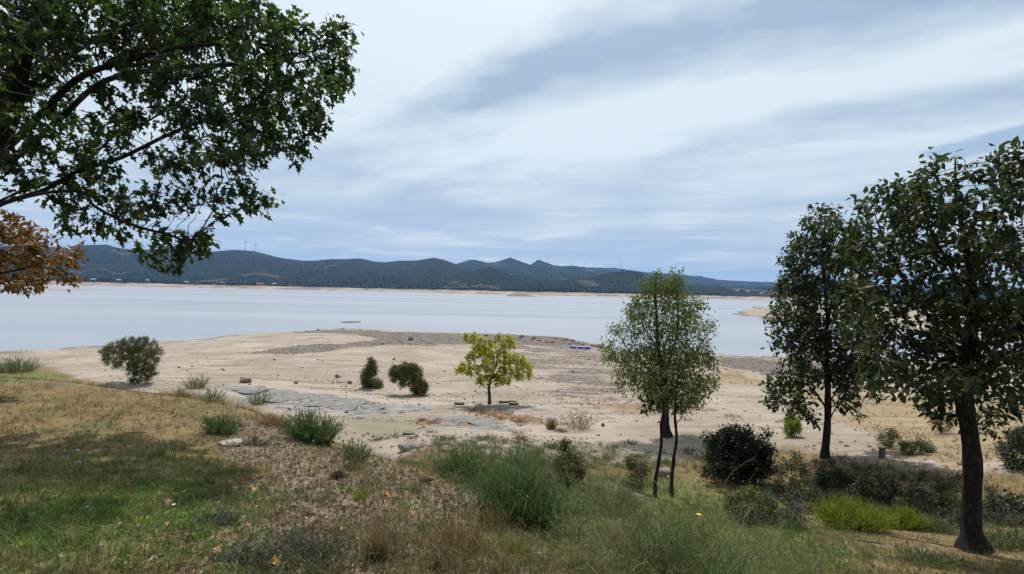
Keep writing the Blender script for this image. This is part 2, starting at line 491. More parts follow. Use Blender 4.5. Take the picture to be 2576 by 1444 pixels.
# ------------------------------------------------------------------ terrain of the near shore
# (picture x, picture y, metres below the camera) read off the photograph; more rows in metres
CTRL_PX = [
    # lawn and bank
    (0, 1444, 1.60), (300, 1444, 1.58), (700, 1444, 1.58), (1100, 1444, 1.64), (1400, 1444, 1.78), (1600, 1444, 2.05),
    (2000, 1444, 2.40), (2300, 1444, 2.70), (2575, 1444, 2.90),
    (0, 1250, 1.74), (300, 1300, 1.72), (600, 1250, 1.84), (850, 1250, 2.0), (1000, 1280, 2.0), (1150, 1300, 2.1),
    (0, 1100, 1.95), (300, 1100, 2.0), (600, 1100, 2.15), (800, 1140, 2.2), (950, 1180, 2.25), (1080, 1220, 2.3),
    (0, 1010, 2.10), (300, 1020, 2.2), (550, 1040, 2.3), (0, 950, 2.22), (150, 960, 2.3), (300, 985, 2.4), (470, 1000, 2.5),
    (620, 1030, 2.5), (730, 1070, 2.45), (1250, 1350, 2.25),
    # slope down to the beach
    (1320, 1300, 2.75), (1500, 1300, 3.0), (1500, 1380, 2.35), (1700, 1360, 2.75), (1650, 1255, 4.05), (1700, 1255, 4.05), (1450, 1230, 3.7),
    (1200, 1190, 3.6), (1030, 1140, 4.1), (1800, 1290, 3.7), (1900, 1305, 3.6), (1990, 1325, 3.4), (2140, 1335, 3.4), (2280, 1335, 3.5),
    (2450, 1388, 3.25), (2575, 1330, 3.5), (2200, 1390, 2.95),
    # the hollow and its far bank
    (1860, 1215, 4.75), (1990, 1235, 4.75), (2100, 1260, 4.6), (2250, 1285, 4.4), (2400, 1310, 4.1), (2540, 1290, 4.0),
    (2075, 1152, 4.6), (2218, 1152, 4.35), (2350, 1185, 4.15), (2500, 1210, 3.9), (2575, 1225, 3.8), (1950, 1135, 4.8),
    # beach
    (1250, 1110, 4.95), (1000, 1105, 5.0), (1500, 1140, 4.8), (1690, 1095, 5.1), (900, 1060, 5.25), (1100, 1060, 5.3), (1300, 1060, 5.3), (1500, 1060, 5.35),
    (1231, 1015, 5.6), (930, 978, 5.8), (1055, 995, 5.72), (1500, 990, 5.75), (700, 985, 5.6), (850, 1020, 5.45), (560, 962, 5.65),
    (1287, 950, 5.95), (1000, 930, 6.0), (700, 930, 5.95), (500, 915, 6.05), (1287, 905, 6.3), (900, 890, 6.35), (600, 880, 6.5),
    (1287, 870, 6.55), (950, 860, 6.6), (700, 855, 6.8), (1100, 845, 6.75), (1287, 848, 6.8), (850, 832, 6.85), (1420, 868, 6.9), (400, 880, 6.6), (200, 890, 6.75), (250, 930, 6.0),
    (40, 895, 6.9), (1900, 950, 6.2), (1750, 1000, 5.65), (1900, 1040, 5.35), (2200, 1000, 5.6), (2370, 1085, 4.95), (2100, 1060, 5.2), (2500, 1080, 4.8), (2500, 1000, 5.4),
    (1850, 915, 6.95), (2050, 940, 6.5), (2300, 950, 6.3), (2500, 940, 6.2),
]
SHORE_PX = [(-400, 905), (-150, 893), (0, 886), (200, 874), (400, 859), (560, 845), (740, 832), (850, 826), (950, 829), (1100, 835), (1300, 842), (1420, 850),
            (1480, 862), (1510, 872), (1640, 886), (1790, 889), (1960, 899), (2160, 907), (2300, 905), (2450, 900), (2650, 895), (2900, 900)]
CTRL_XY = [(0, 0, 1.58), (-6, 0, 1.5), (6, 1, 2.4), (0, -6, 1.5), (-15, -6, 1.3), (15, -6, 2.6), (0, -25, 1.2), (-40, -25, 1.0), (40, -25, 2.0), (-16, 6, 1.85), (-25, 12, 2.1),
           (14, 4, 3.2), (25, 12, 3.6), (-30, 0, 1.6), (30, 0, 3.0), (-45, 20, 3.0), (45, 30, 4.5), (-14, 20, 4.3), (-11, 24, 5.4), (-25, 24, 4.6), (-25, 32, 5.9), (-40, 38, 6.3),
           (60, 45, 5.6), (80, 20, 3.5), (-80, 15, 2.5), (-8.5, 19.5, 4.6), (-6, 17.5, 4.9), (-3.4, 14.2, 4.9), (-18, 17, 2.6)]


def build_ctrl():
    pts = []
    for px, py, D in CTRL_PX:
        d = pix_dir(px, py)
        t = D / -d.z
        pts.append((d.x * t, d.y * t, D))
    for px, py in SHORE_PX:
        d = pix_dir(px, py)
        t = HC / -d.z
        x, y = d.x * t, d.y * t
        pts.append((x, y, HC))
        pts.append((x * 1.16, y * 1.16, 8.6))
        pts.append((x * 1.9, y * 1.9, 10.5))
    pts += CTRL_XY
    A = np.array(pts)
    # log-ish radial space keeps far points from stretching the near ones
    return A


def warp_xy(x, y):
    r = np.hypot(x, y) + 1e-6
    k = np.log1p(r / 4.0) / (r / 4.0)
    return np.stack([x * k / 4.0 * 4, y * k / 4.0 * 4], -1)


_A = build_ctrl()
_W = warp_xy(_A[:, 0], _A[:, 1])


def _phi(r2):
    return np.where(r2 > 1e-12, 0.5 * r2 * np.log(r2 + 1e-12), 0.0)


_n = len(_A)
_K = _phi(((_W[:, None] - _W[None]) ** 2).sum(-1)) + np.eye(_n) * 0.004
_Pm = np.c_[np.ones(_n), _W]
_sys = np.block([[_K, _Pm], [_Pm.T, np.zeros((3, 3))]])
_sol = np.linalg.solve(_sys, np.r_[_A[:, 2], np.zeros(3)])


def tps(x, y):
    x = np.asarray(x, float).ravel(); y = np.asarray(y, float).ravel()
    out = np.empty(len(x))
    for s in range(0, len(x), 40000):
        w = warp_xy(x[s:s + 40000], y[s:s + 40000])
        r2 = ((w[:, None] - _W[None]) ** 2).sum(-1)
        out[s:s + 40000] = _phi(r2) @ _sol[:_n] + _sol[_n] + w @ _sol[_n + 1:]
    return out


def plane_pt(px, py, z=0.0):
    d = pix_dir(px, py)
    t = (HC - z) / -d.z
    return np.array((d.x * t, d.y * t))


def seg_dist(x, y, poly, closed=True):
    P = np.asarray(poly, float)
    Q = np.roll(P, -1, 0) if closed else P[1:]
    if not closed: P = P[:-1]
    best = np.full(len(x), 1e18)
    inside = np.zeros(len(x), bool)
    for (ax, ay), (bx, by) in zip(P, Q):
        ex, ey = bx - ax, by - ay
        L = ex * ex + ey * ey + 1e-12
        t = np.clip(((x - ax) * ex + (y - ay) * ey) / L, 0, 1)
        best = np.minimum(best, (x - ax - t * ex) ** 2 + (y - ay - t * ey) ** 2)
        if closed:
            c = ((ay > y) != (by > y)) & (x < (bx - ax) * (y - ay) / (by - ay + 1e-18) + ax)
            inside ^= c
    d = np.sqrt(best)
    return np.where(inside, d, -d) if closed else d


SPIT = [plane_pt(*p) for p in [(1842, 785), (1900, 797), (1965, 809), (2100, 817), (2250, 828), (2400, 840), (2575, 850), (2900, 870), (3200, 800), (2900, 776), (2575, 770), (2200, 768), (1990, 768), (1930, 770), (1890, 774), (1920, 779)]]
BAR = [plane_pt(*p) for p in [(-300, 727), (0, 728.5), (150, 727.5), (292, 728.5), (200, 730), (80, 731.5), (-300, 731)]]
ISLE = plane_pt(1303, 745.5)
SHOAL = [(plane_pt(882, 810.5), 2.2, 0.22), (plane_pt(900, 809), 0.9, .1)]


def terr(x, y):
    shp = np.shape(x)
    x = np.asarray(x, float).ravel(); y = np.asarray(y, float).ravel()
    r = np.hypot(x, y)
    D = tps(x, y)
    z = HC - D
    # relief: ripples and hummocks, larger far off where the beach is rough
    far = sst(r, 16, 40)
    z = z + 0.10 * fbm(x / 1.6, y / 1.6, 3, 4) * (0.35 + 0.65 * far) + 0.16 * fbm(x / 5.0, y / 5.0, 9, 3) * (0.5 + far)
    z = z + far * 0.30 * fbm(x / 11.0, y / 6.0, 31, 4)
    beach = sst(D, 4.6, 5.3)
    st = fbm(x / 8.0 + 0.35 * fbm(x / 3, y / 3, 14, 2), y / 1.9, 33, 4)
    z = z + beach * far * (0.30 * np.abs(st) * 2 - 0.10) + beach * 0.05 * fbm(x / .5, y / .35, 34, 3)
    out_ = sst(r, 108, 135)
    z = z * (1 - out_) + (-2.5) * out_
    z = np.where((r > 125) & (z > -0.6), -0.6, z)
    far_m = r > 120
    if far_m.any():
        xs, ys = x[far_m], y[far_m]
        d = seg_dist(xs, ys, SPIT) + 10 * fbm(xs / 30, ys / 30, 5, 3)
        zs = np.where(d > 0, np.minimum(d * 0.07, 3.5 + 0.02 * d), d * 0.03)
        zs = zs + 0.5 * fbm(xs / 14, ys / 14, 6, 3)
        d2 = seg_dist(xs, ys, BAR)
        zb = np.where(d2 > 0, 0.3 + np.minimum(d2 * 0.02, 0.3), d2 * 0.05)
        z[far_m] = np.maximum(z[far_m], np.maximum(np.maximum(zs, zb), -2.5))
    for c, rad, h in SHOAL:
        d = np.hypot((x - c[0]) / 1.0, (y - c[1]) / 1.6) / rad
        z = np.maximum(z, h * (1 - d ** 2) + 0.1 * fbm(x, y, 2, 3) * (d < 1.5))
    dx_, dy_ = (x - ISLE[0]), (y - ISLE[1])
    d = np.hypot(dx_ / 32.0, dy_ / 32.0)
    zi = 8.0 * np.exp(-(np.hypot(dx_ / 15, dy_ / 20)) ** 2) + 2.2 * np.exp(-(np.hypot((dx_ - 16) / 22, dy_ / 18)) ** 2) - 0.5
    zi = zi + 1.3 * fbm(x / 5, y / 5, 8, 4) * (d < 1.6)
    z = np.where(d < 3, np.maximum(z, zi), z)
    return z.reshape(shp)


_T = np.geomspace(1.6, 420, 900)


def G(px, py):
    """first ground point along the line of sight"""
    d = pix_dir(px, py)
    d = d / d.y
    xs, ys, zs = d.x * _T, _T, HC + d.z * _T
    h = terr(xs, ys)
    below = np.nonzero(zs <= h)[0]
    if len(below) == 0 or below[0] == 0:
        t = HC / -d.z if d.z < 0 else 100.0
        return np.array((d.x * t, t, 0.0))
    i = below[0]
    a = (zs[i - 1] - h[i - 1]) / ((zs[i - 1] - h[i - 1]) - (zs[i] - h[i]))
    t = _T[i - 1] + a * (_T[i] - _T[i - 1])
    p = np.array((d.x * t, t, 0.0))
    p[2] = terr(np.array([p[0]]), np.array([p[1]]))[0]
    return p


def zone(pts, soft=0.5, amp=0.6, sc=1.5, seed=0):
    poly = np.array([G(*p)[:2] for p in pts])

    def f(x, y):
        d = seg_dist(x, y, poly) + amp * 2 * fbm(x / sc, y / sc, seed, 4)
        return sst(d, -soft, soft)
    return f


# bank (soil, turf and litter) against beach sand
EDGE = [G(*p)[:2] for p in [(-500, 915), (-200, 915), (0, 912), (90, 918), (250, 962), (420, 988), (600, 1015), (700, 1045), (780, 1085)]]
EDGE += [np.array(p) for p in [(-5.0, 13.0), (-3.6, 13.8), (-1.5, 14.2)]]
EDGE += [G(*p)[:2] for p in [(1300, 1150), (1560, 1165), (1700, 1150), (1790, 1130), (1900, 1120), (2000, 1130), (2130, 1160), (2300, 1165), (2575, 1190), (2900, 1200)]]
BANK = EDGE + [np.array((60, 10)), np.array((60, -60)), np.array((-80, -60)), np.array((-80, 12))]


def zbank(x, y):
    return sst(seg_dist(x, y, BANK) + 1.4 * fbm(x / 1.2, y / 1.2, 41, 4), -0.5, 0.6)


z_litter = zone([(560, 1030), (760, 1090), (1000, 1170), (1250, 1260), (1420, 1444), (900, 1500), (560, 1500), (480, 1380), (640, 1200), (560, 1110)], 0.5, 0.8, 1.0, 51)
z_green1 = zone([(-400, 1330), (0, 1300), (230, 1235), (420, 1220), (520, 1280), (300, 1360), (0, 1400), (-400, 1420)], 0.3, 0.35, 0.6, 52)
z_green5 = zone([(-400, 1180), (400, 1150), (620, 1250), (600, 1444), (0, 1520), (-400, 1520)], 0.4, 0.9, 0.7, 69)
z_soil = zone([(1180, 1380), (1330, 1350), (1460, 1400), (1500, 1470), (1250, 1500), (1150, 1450)], 0.2, 0.4, 0.5, 70)
z_green2 = zone([(-300, 930), (60, 930), (160, 948), (60, 962), (-300, 965)], 0.6, 0.8, 1.2, 53)
z_green3 = zone([(1350, 1270), (1700, 1180), (2000, 1310), (2120, 1444), (1700, 1560), (1440, 1444)], 0.6, 1.0, 0.9, 54)
z_slab1 = zone([(560, 968), (700, 978), (880, 1002), (960, 1018), (1080, 1020), (1100, 1034), (900, 1046), (740, 1030), (600, 1000)], 0.5, 1.0, 1.4, 55)
z_slab2 = zone([(1060, 1052), (1120, 1044), (1200, 1046), (1290, 1072), (1290, 1086), (1200, 1080), (1080, 1072)], 0.3, 0.5, 0.8, 56)
z_grey3 = zone([(1100, 1018), (1330, 1018), (1420, 1036), (1300, 1036), (1160, 1030)], 0.3, 0.6, 0.8, 57)  # weaker grey patch on the sand at the yellow tree's foot
z_grav1 = zone([(600, 886), (760, 872), (900, 858), (1060, 848), (1100, 858), (1080, 868), (960, 866), (860, 878), (720, 890), (620, 894)], 0.8, 3.0, 4.0, 58)
z_grav2 = zone([(740, 836), (850, 829), (1000, 835), (1200, 841), (1400, 849), (1505, 872), (1460, 872), (1380, 870), (1260, 868), (1100, 866), (1000, 856), (900, 842), (800, 838)], 0.8, 2.0, 4.0, 59)
z_grav3 = zone([(1800, 898), (1900, 903), (2000, 912), (2300, 915), (2300, 935), (1980, 950), (1870, 930), (1800, 915)], 0.8, 2.0, 3.0, 60)
z_grav4 = zone([(1280, 880), (1560, 875), (1640, 920), (1560, 990), (1420, 985), (1300, 930)], 1.5, 5.0, 4.0, 61)
z_dry1 = zone([(1810, 925), (1960, 965), (2100, 985), (2400, 1000), (2700, 1000), (2700, 1200), (2350, 1160), (2200, 1120), (2120, 1040), (1990, 990), (1830, 962)], 0.8, 2.2, 2.5, 62)
z_red1 = zone([(1160, 1026), (1240, 1030), (1300, 1045), (1420, 1058), (1420, 1072), (1280, 1060), (1170, 1040)], 0.2, 0.5, 0.7, 63)
z_red2 = zone([(1030, 1058), (1110, 1054), (1190, 1066), (1150, 1072), (1040, 1068)], 0.25, 0.5, 0.7, 64)
z_red3 = zone([(1560, 1015), (1700, 1010), (1740, 1030), (1600, 1040), (1440, 1010), (1480, 1000)], 0.4, 1.0, 1.0, 65)
z_green4 = zone([(1020, 1050), (1100, 1078), (1000, 1098), (860, 1080), (820, 1050)], 0.6, 1.2, 1.0, 66)
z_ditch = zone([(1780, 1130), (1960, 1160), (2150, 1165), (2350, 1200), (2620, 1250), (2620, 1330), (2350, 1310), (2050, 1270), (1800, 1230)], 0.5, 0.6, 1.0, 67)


def build_ground_material():
    m, b, out = new_mat('ground')
    g = b.n('ShaderNodeNewGeometry').outputs['Position']
    A = b.n('ShaderNodeSeparateColor'); b.put(A.inputs[0], b.n('ShaderNodeAttribute', attribute_name='zone_a').outputs['Color'])
    B = b.n('ShaderNodeSeparateColor'); b.put(B.inputs[0], b.n('ShaderNodeAttribute', attribute_name='zone_b').outputs['Color'])
    bank, litter, green = A.outputs
    slab, gravel, dry = B.outputs
    red = b.n('ShaderNodeAttribute', attribute_name='zone_c').outputs['Fac']
    n_big = b.noise(g, 0.22, 5.0, 0.6)
    edge = b.m('SUBTRACT', b.m('ADD', b.m('MULTIPLY', b.noise(g, 2.2, 6.0, 0.75), 0.6), b.m('MULTIPLY', b.noise(b.vm('MULTIPLY', g, (0.12, 0.6, 0.6)), 1.0, 6.0, 0.72), 0.9)), 0.75)

    def rag(v, k):
        return b.ss(b.m('ADD', v, b.m('MULTIPLY', edge, k)), 0.34, 0.66)
    slab, gravel, dry, litter = rag(slab, 1.6), rag(gravel, 3.2), rag(dry, 2.6), rag(litter, 1.4)
    n_mid = b.noise(g, 1.3, 6.0, 0.65)
    n_fine = b.noise(g, 9.0, 6.0, 0.7)
    n_dust = b.noise(g, 55.0, 4.0, 0.7)
    # sand: pale, with tide lines running along the shore and specks of grit
    stripes = b.noise(b.vm('MULTIPLY', g, (0.10, 0.75, 0.75)), 1.0, 7.0, 0.68, 0.6)
    stripes2 = b.noise(b.vm('MULTIPLY', g, (0.30, 2.1, 2.1)), 1.0, 6.0, 0.7, 0.8)
    sand = b.mix(b.ss(n_big, 0.35, 0.65), (0.262, 0.218, 0.182), (0.345, 0.290, 0.246))
    sand = b.mix(b.m('MULTIPLY', b.ss(stripes, 0.50, 0.62), 0.75), sand, (0.19, 0.155, 0.115))
    sand = b.mix(b.m('MULTIPLY', b.ss(stripes2, 0.54, 0.64), 0.6), sand, (0.165, 0.135, 0.095))
    sand = b.mix(b.m('MULTIPLY', b.ss(b.noise(g, 0.16, 4.0, 0.6), 0.50, 0.64), 0.5), sand, (0.215, 0.185, 0.125))
    sand = b.mix(b.m('MULTIPLY', b.ss(n_mid, 0.54, 0.70), 0.40), sand, (0.21, 0.175, 0.12))
    sand = b.mix(b.m('MULTIPLY', b.ss(n_fine, 0.60, 0.72), 0.5), sand, (0.12, 0.095, 0.075))
    # turf: straw, olive and bare soil in patches
    turf = b.mix(b.ss(n_mid, 0.36, 0.62), (0.115, 0.076, 0.040), (0.190, 0.135, 0.058))
    turf = b.mix(b.m('MULTIPLY', b.ss(n_fine, 0.45, 0.65), 0.55), turf, (0.25, 0.19, 0.095))
    turf = b.mix(b.m('MULTIPLY', b.ss(b.noise(g, 0.8, 5.0, 0.7), 0.50, 0.64), 0.55), turf, (0.075, 0.088, 0.026))
    turf = b.mix(b.m('MULTIPLY', b.ss(n_dust, 0.5, 0.75), 0.5), turf, (0.06, 0.045, 0.025))
    lit = b.mix(b.ss(n_fine, 0.38, 0.62), (0.12, 0.085, 0.058), (0.235, 0.18, 0.13))
    lit = b.mix(b.m('MULTIPLY', b.ss(n_dust, 0.45, 0.7), 0.6), lit, (0.10, 0.07, 0.05))
    gr = b.mix(b.ss(n_fine, 0.35, 0.65), (0.065, 0.10, 0.022), (0.14, 0.17, 0.05))
    col = b.mix(bank, sand, turf)
    col = b.mix(litter, col, lit)
    col = b.mix(b.m('MULTIPLY', green, 0.85), col, gr)
    cr = b.voro(b.vm('ADD', b.vm('MULTIPLY', g, (0.55, 1.6, 1.0)), b.vm('SCALE', b.noise(g, 1.1, 3.0, out='Color'), None, scale=0.9)), 1.0, feature='DISTANCE_TO_EDGE')
    rock = b.mix(b.ss(n_mid, 0.36, 0.62), (0.175, 0.165, 0.16), (0.265, 0.25, 0.238))
    rock = b.mix(b.m('MULTIPLY', b.ss(b.noise(g, 0.9, 5.0, 0.7), 0.52, 0.62), 0.5), rock, (0.32, 0.265, 0.215))
    rock = b.mix(b.m('MULTIPLY', b.ss(cr, 0.0, 0.045, 1.0, 0.0), 0.8), rock, (0.07, 0.06, 0.055))
    col = b.mix(slab, col, rock)
    grv = b.mix(b.ss(b.noise(g, 2.6, 6.0, 0.75), 0.38, 0.62), (0.075, 0.062, 0.056), (0.185, 0.152, 0.135))
    grv = b.mix(b.m('MULTIPLY', b.ss(n_fine, 0.56, 0.68), 0.6), grv, (0.32, 0.26, 0.21))
    col = b.mix(b.m('MULTIPLY', gravel, b.ss(b.noise(g, 0.7, 5.0, 0.7), 0.20, 0.50, 0.35, 1.0)), col, grv)
    dr = b.mix(b.ss(stripes, 0.4, 0.62), (0.255, 0.195, 0.110), (0.195, 0.138, 0.078))
    dr = b.mix(b.m('MULTIPLY', b.ss(n_fine, 0.5, 0.7), 0.5), dr, (0.33, 0.275, 0.19))
    col = b.mix(b.m('MULTIPLY', dry, 0.9), col, dr)
    rd = b.mix(b.ss(n_fine, 0.38, 0.62), (0.15, 0.08, 0.045), (0.26, 0.16, 0.09))
    col = b.mix(b.m('MULTIPLY', red, b.ss(n_mid, 0.36, 0.56)), col, rd)
    zs = b.n('ShaderNodeSeparateXYZ'); b.put(zs.inputs[0], g)
    col = b.mix(b.ss(b.m('ADD', zs.outputs[2], b.m('MULTIPLY', edge, 0.25)), 0.04, 0.22, 0.6, 0.0), col, (0.085, 0.07, 0.06))
    h = b.m('ADD', b.m('MULTIPLY', n_mid, 0.5), b.m('ADD', b.m('MULTIPLY', n_fine, 0.28), b.m('MULTIPLY', n_dust, 0.10)))
    h = b.m('ADD', h, b.m('MULTIPLY', stripes, 0.3))
    h = b.m('SUBTRACT', h, b.m('MULTIPLY', slab, b.ss(cr, 0.0, 0.06, 0.6, 0.0)))
    p = bsdf(b, col, 0.95, 0.12, bump(b, h, 0.75, 0.10))
    b.nt.links.new(p.outputs[0], out.inputs[0])
    return m


def build_ground():
    a1 = np.radians(np.r_[np.linspace(-58, 58, 520), np.linspace(58, 302, 60)[1:-1]])
    r1 = np.r_[np.geomspace(0.6, 150, 400), np.geomspace(150, 9000, 80)[1:]]
    na, nr = len(a1), len(r1)
    R_, A_ = np.meshgrid(r1, a1, indexing='ij')
    x = (R_ * np.sin(A_)).ravel(); y = (R_ * np.cos(A_)).ravel()
    z = np.empty(len(x))
    rr = R_.ravel()
    near = rr < 1000
    z[near] = terr(x[near], y[near])
    z[~near] = -2.5
    V = np.c_[x, y, z]
    V = np.vstack([V, [0, 0, float(terr(np.array([0.0]), np.array([0.0]))[0])]])
    i = np.arange(nr - 1)[:, None] * na + np.arange(na)[None]
    j = np.arange(nr - 1)[:, None] * na + (np.arange(na)[None] + 1) % na
    F = np.stack([i, i + na, j + na, j], -1).reshape(-1, 4)
    c = len(V) - 1
    k = np.arange(na)
    F = np.vstack([F, np.stack([np.full(na, c), k, (k + 1) % na, np.full(na, c)], -1)[:, [0, 1, 2, 2]][:0]])
    n = len(V)
    za = np.zeros((n, 4)); zb = np.zeros((n, 4)); zc = np.zeros(n)
    za[:, 3] = zb[:, 3] = 1
    sel = np.nonzero(np.r_[rr, 0] < 140)[0]
    X, Y_ = V[sel, 0], V[sel, 1]
    za[sel, 0] = zbank(X, Y_)
    za[sel, 1] = z_litter(X, Y_) * za[sel, 0] * .8 + .0
    za[sel, 2] = np.clip(z_green1(X, Y_) + z_green2(X, Y_) + .7 * z_green3(X, Y_) + .35 * z_green4(X, Y_) + .45 * z_green5(X, Y_), 0, 1) * (1 - z_soil(X, Y_))
    zb[sel, 0] = np.clip(z_slab1(X, Y_) + z_slab2(X, Y_) + z_grey3(X, Y_) * .6, 0, 1) * (1 - za[sel, 0])
    zb[sel, 1] = np.clip(z_grav1(X, Y_) + z_grav2(X, Y_) + z_grav3(X, Y_) + .6 * z_grav4(X, Y_), 0, 1)
    zb[sel, 2] = z_dry1(X, Y_) * (1 - .4 * za[sel, 0])
    zc[sel] = np.clip(z_red1(X, Y_) + z_red2(X, Y_) + .7 * z_red3(X, Y_), 0, 1)
    # a darker wet line where the sand meets the lake, on the rocky islet and shoals
    d = np.hypot(V[:, 0] - ISLE[0], V[:, 1] - ISLE[1])
    zb[d < 60, 1] = 0.75
    for cc, rad, h in SHOAL:
        zb[np.hypot(V[:, 0] - cc[0], V[:, 1] - cc[1]) < rad * 2.5, 1] = 1
    me = mesh_np('ground', V, F, build_ground_material(), True,
                 {'zone_a': ('POINT', 'FLOAT_COLOR', za), 'zone_b': ('POINT', 'FLOAT_COLOR', zb), 'zone_c': ('POINT', 'FLOAT', zc)})
    tag(obj('ground', me), 'sandy lake shore rising to a turf bank', 'ground', kind='structure')


build_ground()


def build_water():
    m, b, out = new_mat('lake_water')
    g = b.n('ShaderNodeNewGeometry').outputs['Position']
    w1 = b.noise(b.vm('MULTIPLY', g, (0.5, 1.0, 1.0)), 1.2, 4.0, 0.6)
    w2 = b.noise(b.vm('MULTIPLY', g, (0.4, 1.0, 1.0)), 0.09, 4.0, 0.6)
    w3 = b.noise(b.vm('MULTIPLY', g, (0.15, 1.0, 1.0)), 0.012, 4.0, 0.6)
    h = b.m('ADD', b.m('MULTIPLY', w1, 0.08), b.m('MULTIPLY', w2, 0.6))
    p = bsdf(b, b.mix(b.ss(w3, 0.38, 0.62), (0.215, 0.235, 0.275), (0.26, 0.275, 0.31)), b.ss(w3, 0.35, 0.65, 0.26, 0.38), 0.4, bump(b, h, 0.45, 0.4))
    p.inputs['IOR'].default_value = 1.33
    b.nt.links.new(p.outputs[0], out.inputs[0])
    xs = np.array([-9000, -2000, -400, 0, 400, 2000, 9000.0]); ys = np.array([-200, 40, 100, 300, 1000, 3000, 9000.0])
    X, Y_ = np.meshgrid(xs, ys)
    V = np.c_[X.ravel(), Y_.ravel(), np.zeros(X.size)]
    k = len(xs)
    i = (np.arange(len(ys) - 1)[:, None] * k + np.arange(k - 1)[None]).ravel()
    F = np.stack([i, i + 1, i + 1 + k, i + k], -1)
    tag(obj('lake', mesh_np('lake', V, F, m)), 'calm pale reservoir water', 'lake', kind='structure')


build_water()

# ------------------------------------------------------------------ hills across the lake
LAYERS = [  # crest distance, front width, back width, crest outline in picture coordinates
    (6200, 4300, 3000, [(1180, 700), (1300, 672), (1375, 668), (1450, 672), (1500, 673), (1560, 676), (1620, 684), (1700, 690), (1760, 695), (1800, 703), (1850, 706),
                        (1960, 711), (2060, 713), (2200, 716), (2400, 722), (2575, 728), (2900, 735), (3300, 745)]),
    (4300, 2500, 1500, [(1000, 700), (1120, 674), (1155, 660), (1190, 652), (1225, 661), (1240, 660), (1282, 647), (1310, 658), (1333, 666), (1352, 653), (1364, 656), (1395, 668),
                        (1420, 670), (1445, 668), (1480, 676), (1530, 681), (1600, 694), (1700, 712), (1800, 728), (1960, 745)]),
    (3100, 1500, 1400, [(-900, 640), (-300, 622), (0, 618), (150, 622), (200, 617), (265, 615), (300, 625), (350, 629), (400, 625), (450, 629), (500, 639), (540, 632), (590, 628), (640, 632),
                        (700, 648), (760, 656), (800, 655), (830, 652), (870, 652), (900, 650), (940, 658), (965, 660), (1000, 656), (1050, 655), (1090, 648), (1120, 655), (1150, 666),
                        (1200, 682), (1280, 705), (1400, 735)]),
    (2150, 560, 600, [(-300, 690), (100, 690), (260, 692), (420, 694), (600, 700), (750, 697), (840, 690), (905, 686), (980, 692), (1040, 702), (1120, 692), (1180, 684), (1227, 671), (1275, 690), (1340, 700), (1420, 704), (1500, 692),
                      (1540, 684), (1580, 681), (1610, 685), (1660, 702), (1720, 716), (1800, 722), (1960, 728), (2200, 736), (2575, 742), (2900, 750)]),
]


def hills_z(az, d):
    """az: x/y ratio, d: distance along y"""
    z = np.full(np.shape(d), -3.0)
    px = 1287.5 + az * FPX
    shore = 1500 + 220 * fbm(px / 300.0, px * 0 + 3.3, 77, 3) * 2 + 90 * fbm(px / 40.0, px * 0, 78, 3)
    shore = np.where(px < 560, shore - 260 * sst(560 - px, 0, 450), shore)
    for (cd, fw, bw, prof) in LAYERS:
        P = np.array(prof, float)
        py = np.interp(px, P[:, 0], P[:, 1])
        tz = np.array([0.0])
        # tangent of the elevation angle of the outline
        yh = 734.0 + math.tan(ROLL) * (px - 1287.5)
        hcrest = np.maximum(HC + cd * (yh - py) / FPX, 4.0)
        f = np.where(d < cd, np.clip(1 - (cd - d) / np.minimum(fw, cd - shore - 20), 0, 1), np.clip(1 - (d - cd) / bw, 0, 1))
        prof_ = np.where(d < cd, f ** 1.25, f * f * (3 - 2 * f))
        gul = fbm(px / 28.0, d / 260.0, 21, 5) * 2
        side = np.clip(np.abs(d - cd) / 350.0, 0, 1)
        z = np.maximum(z, hcrest * prof_ * (1 + 0.20 * gul * side))
    s = d - shore
    foot = np.clip(s, -40, None) * 0.13
    foot = np.minimum(foot, 9.5 + np.clip(s - 75, 0, None) * 0.03 + 2.5 * fbm(px / 9.0, s / 40.0, 55, 4))
    z = np.maximum(z, foot)
    z = np.where(s < 0, np.maximum(s * 0.1, -3.0), np.minimum(z, 4.0 + s * 0.30))
    z = np.where((s > 0) & (s < 80), np.minimum(z, s * 0.17 + 1.2 * fbm(px / 4.0, s / 14.0, 56, 3)), z)
    return z, s


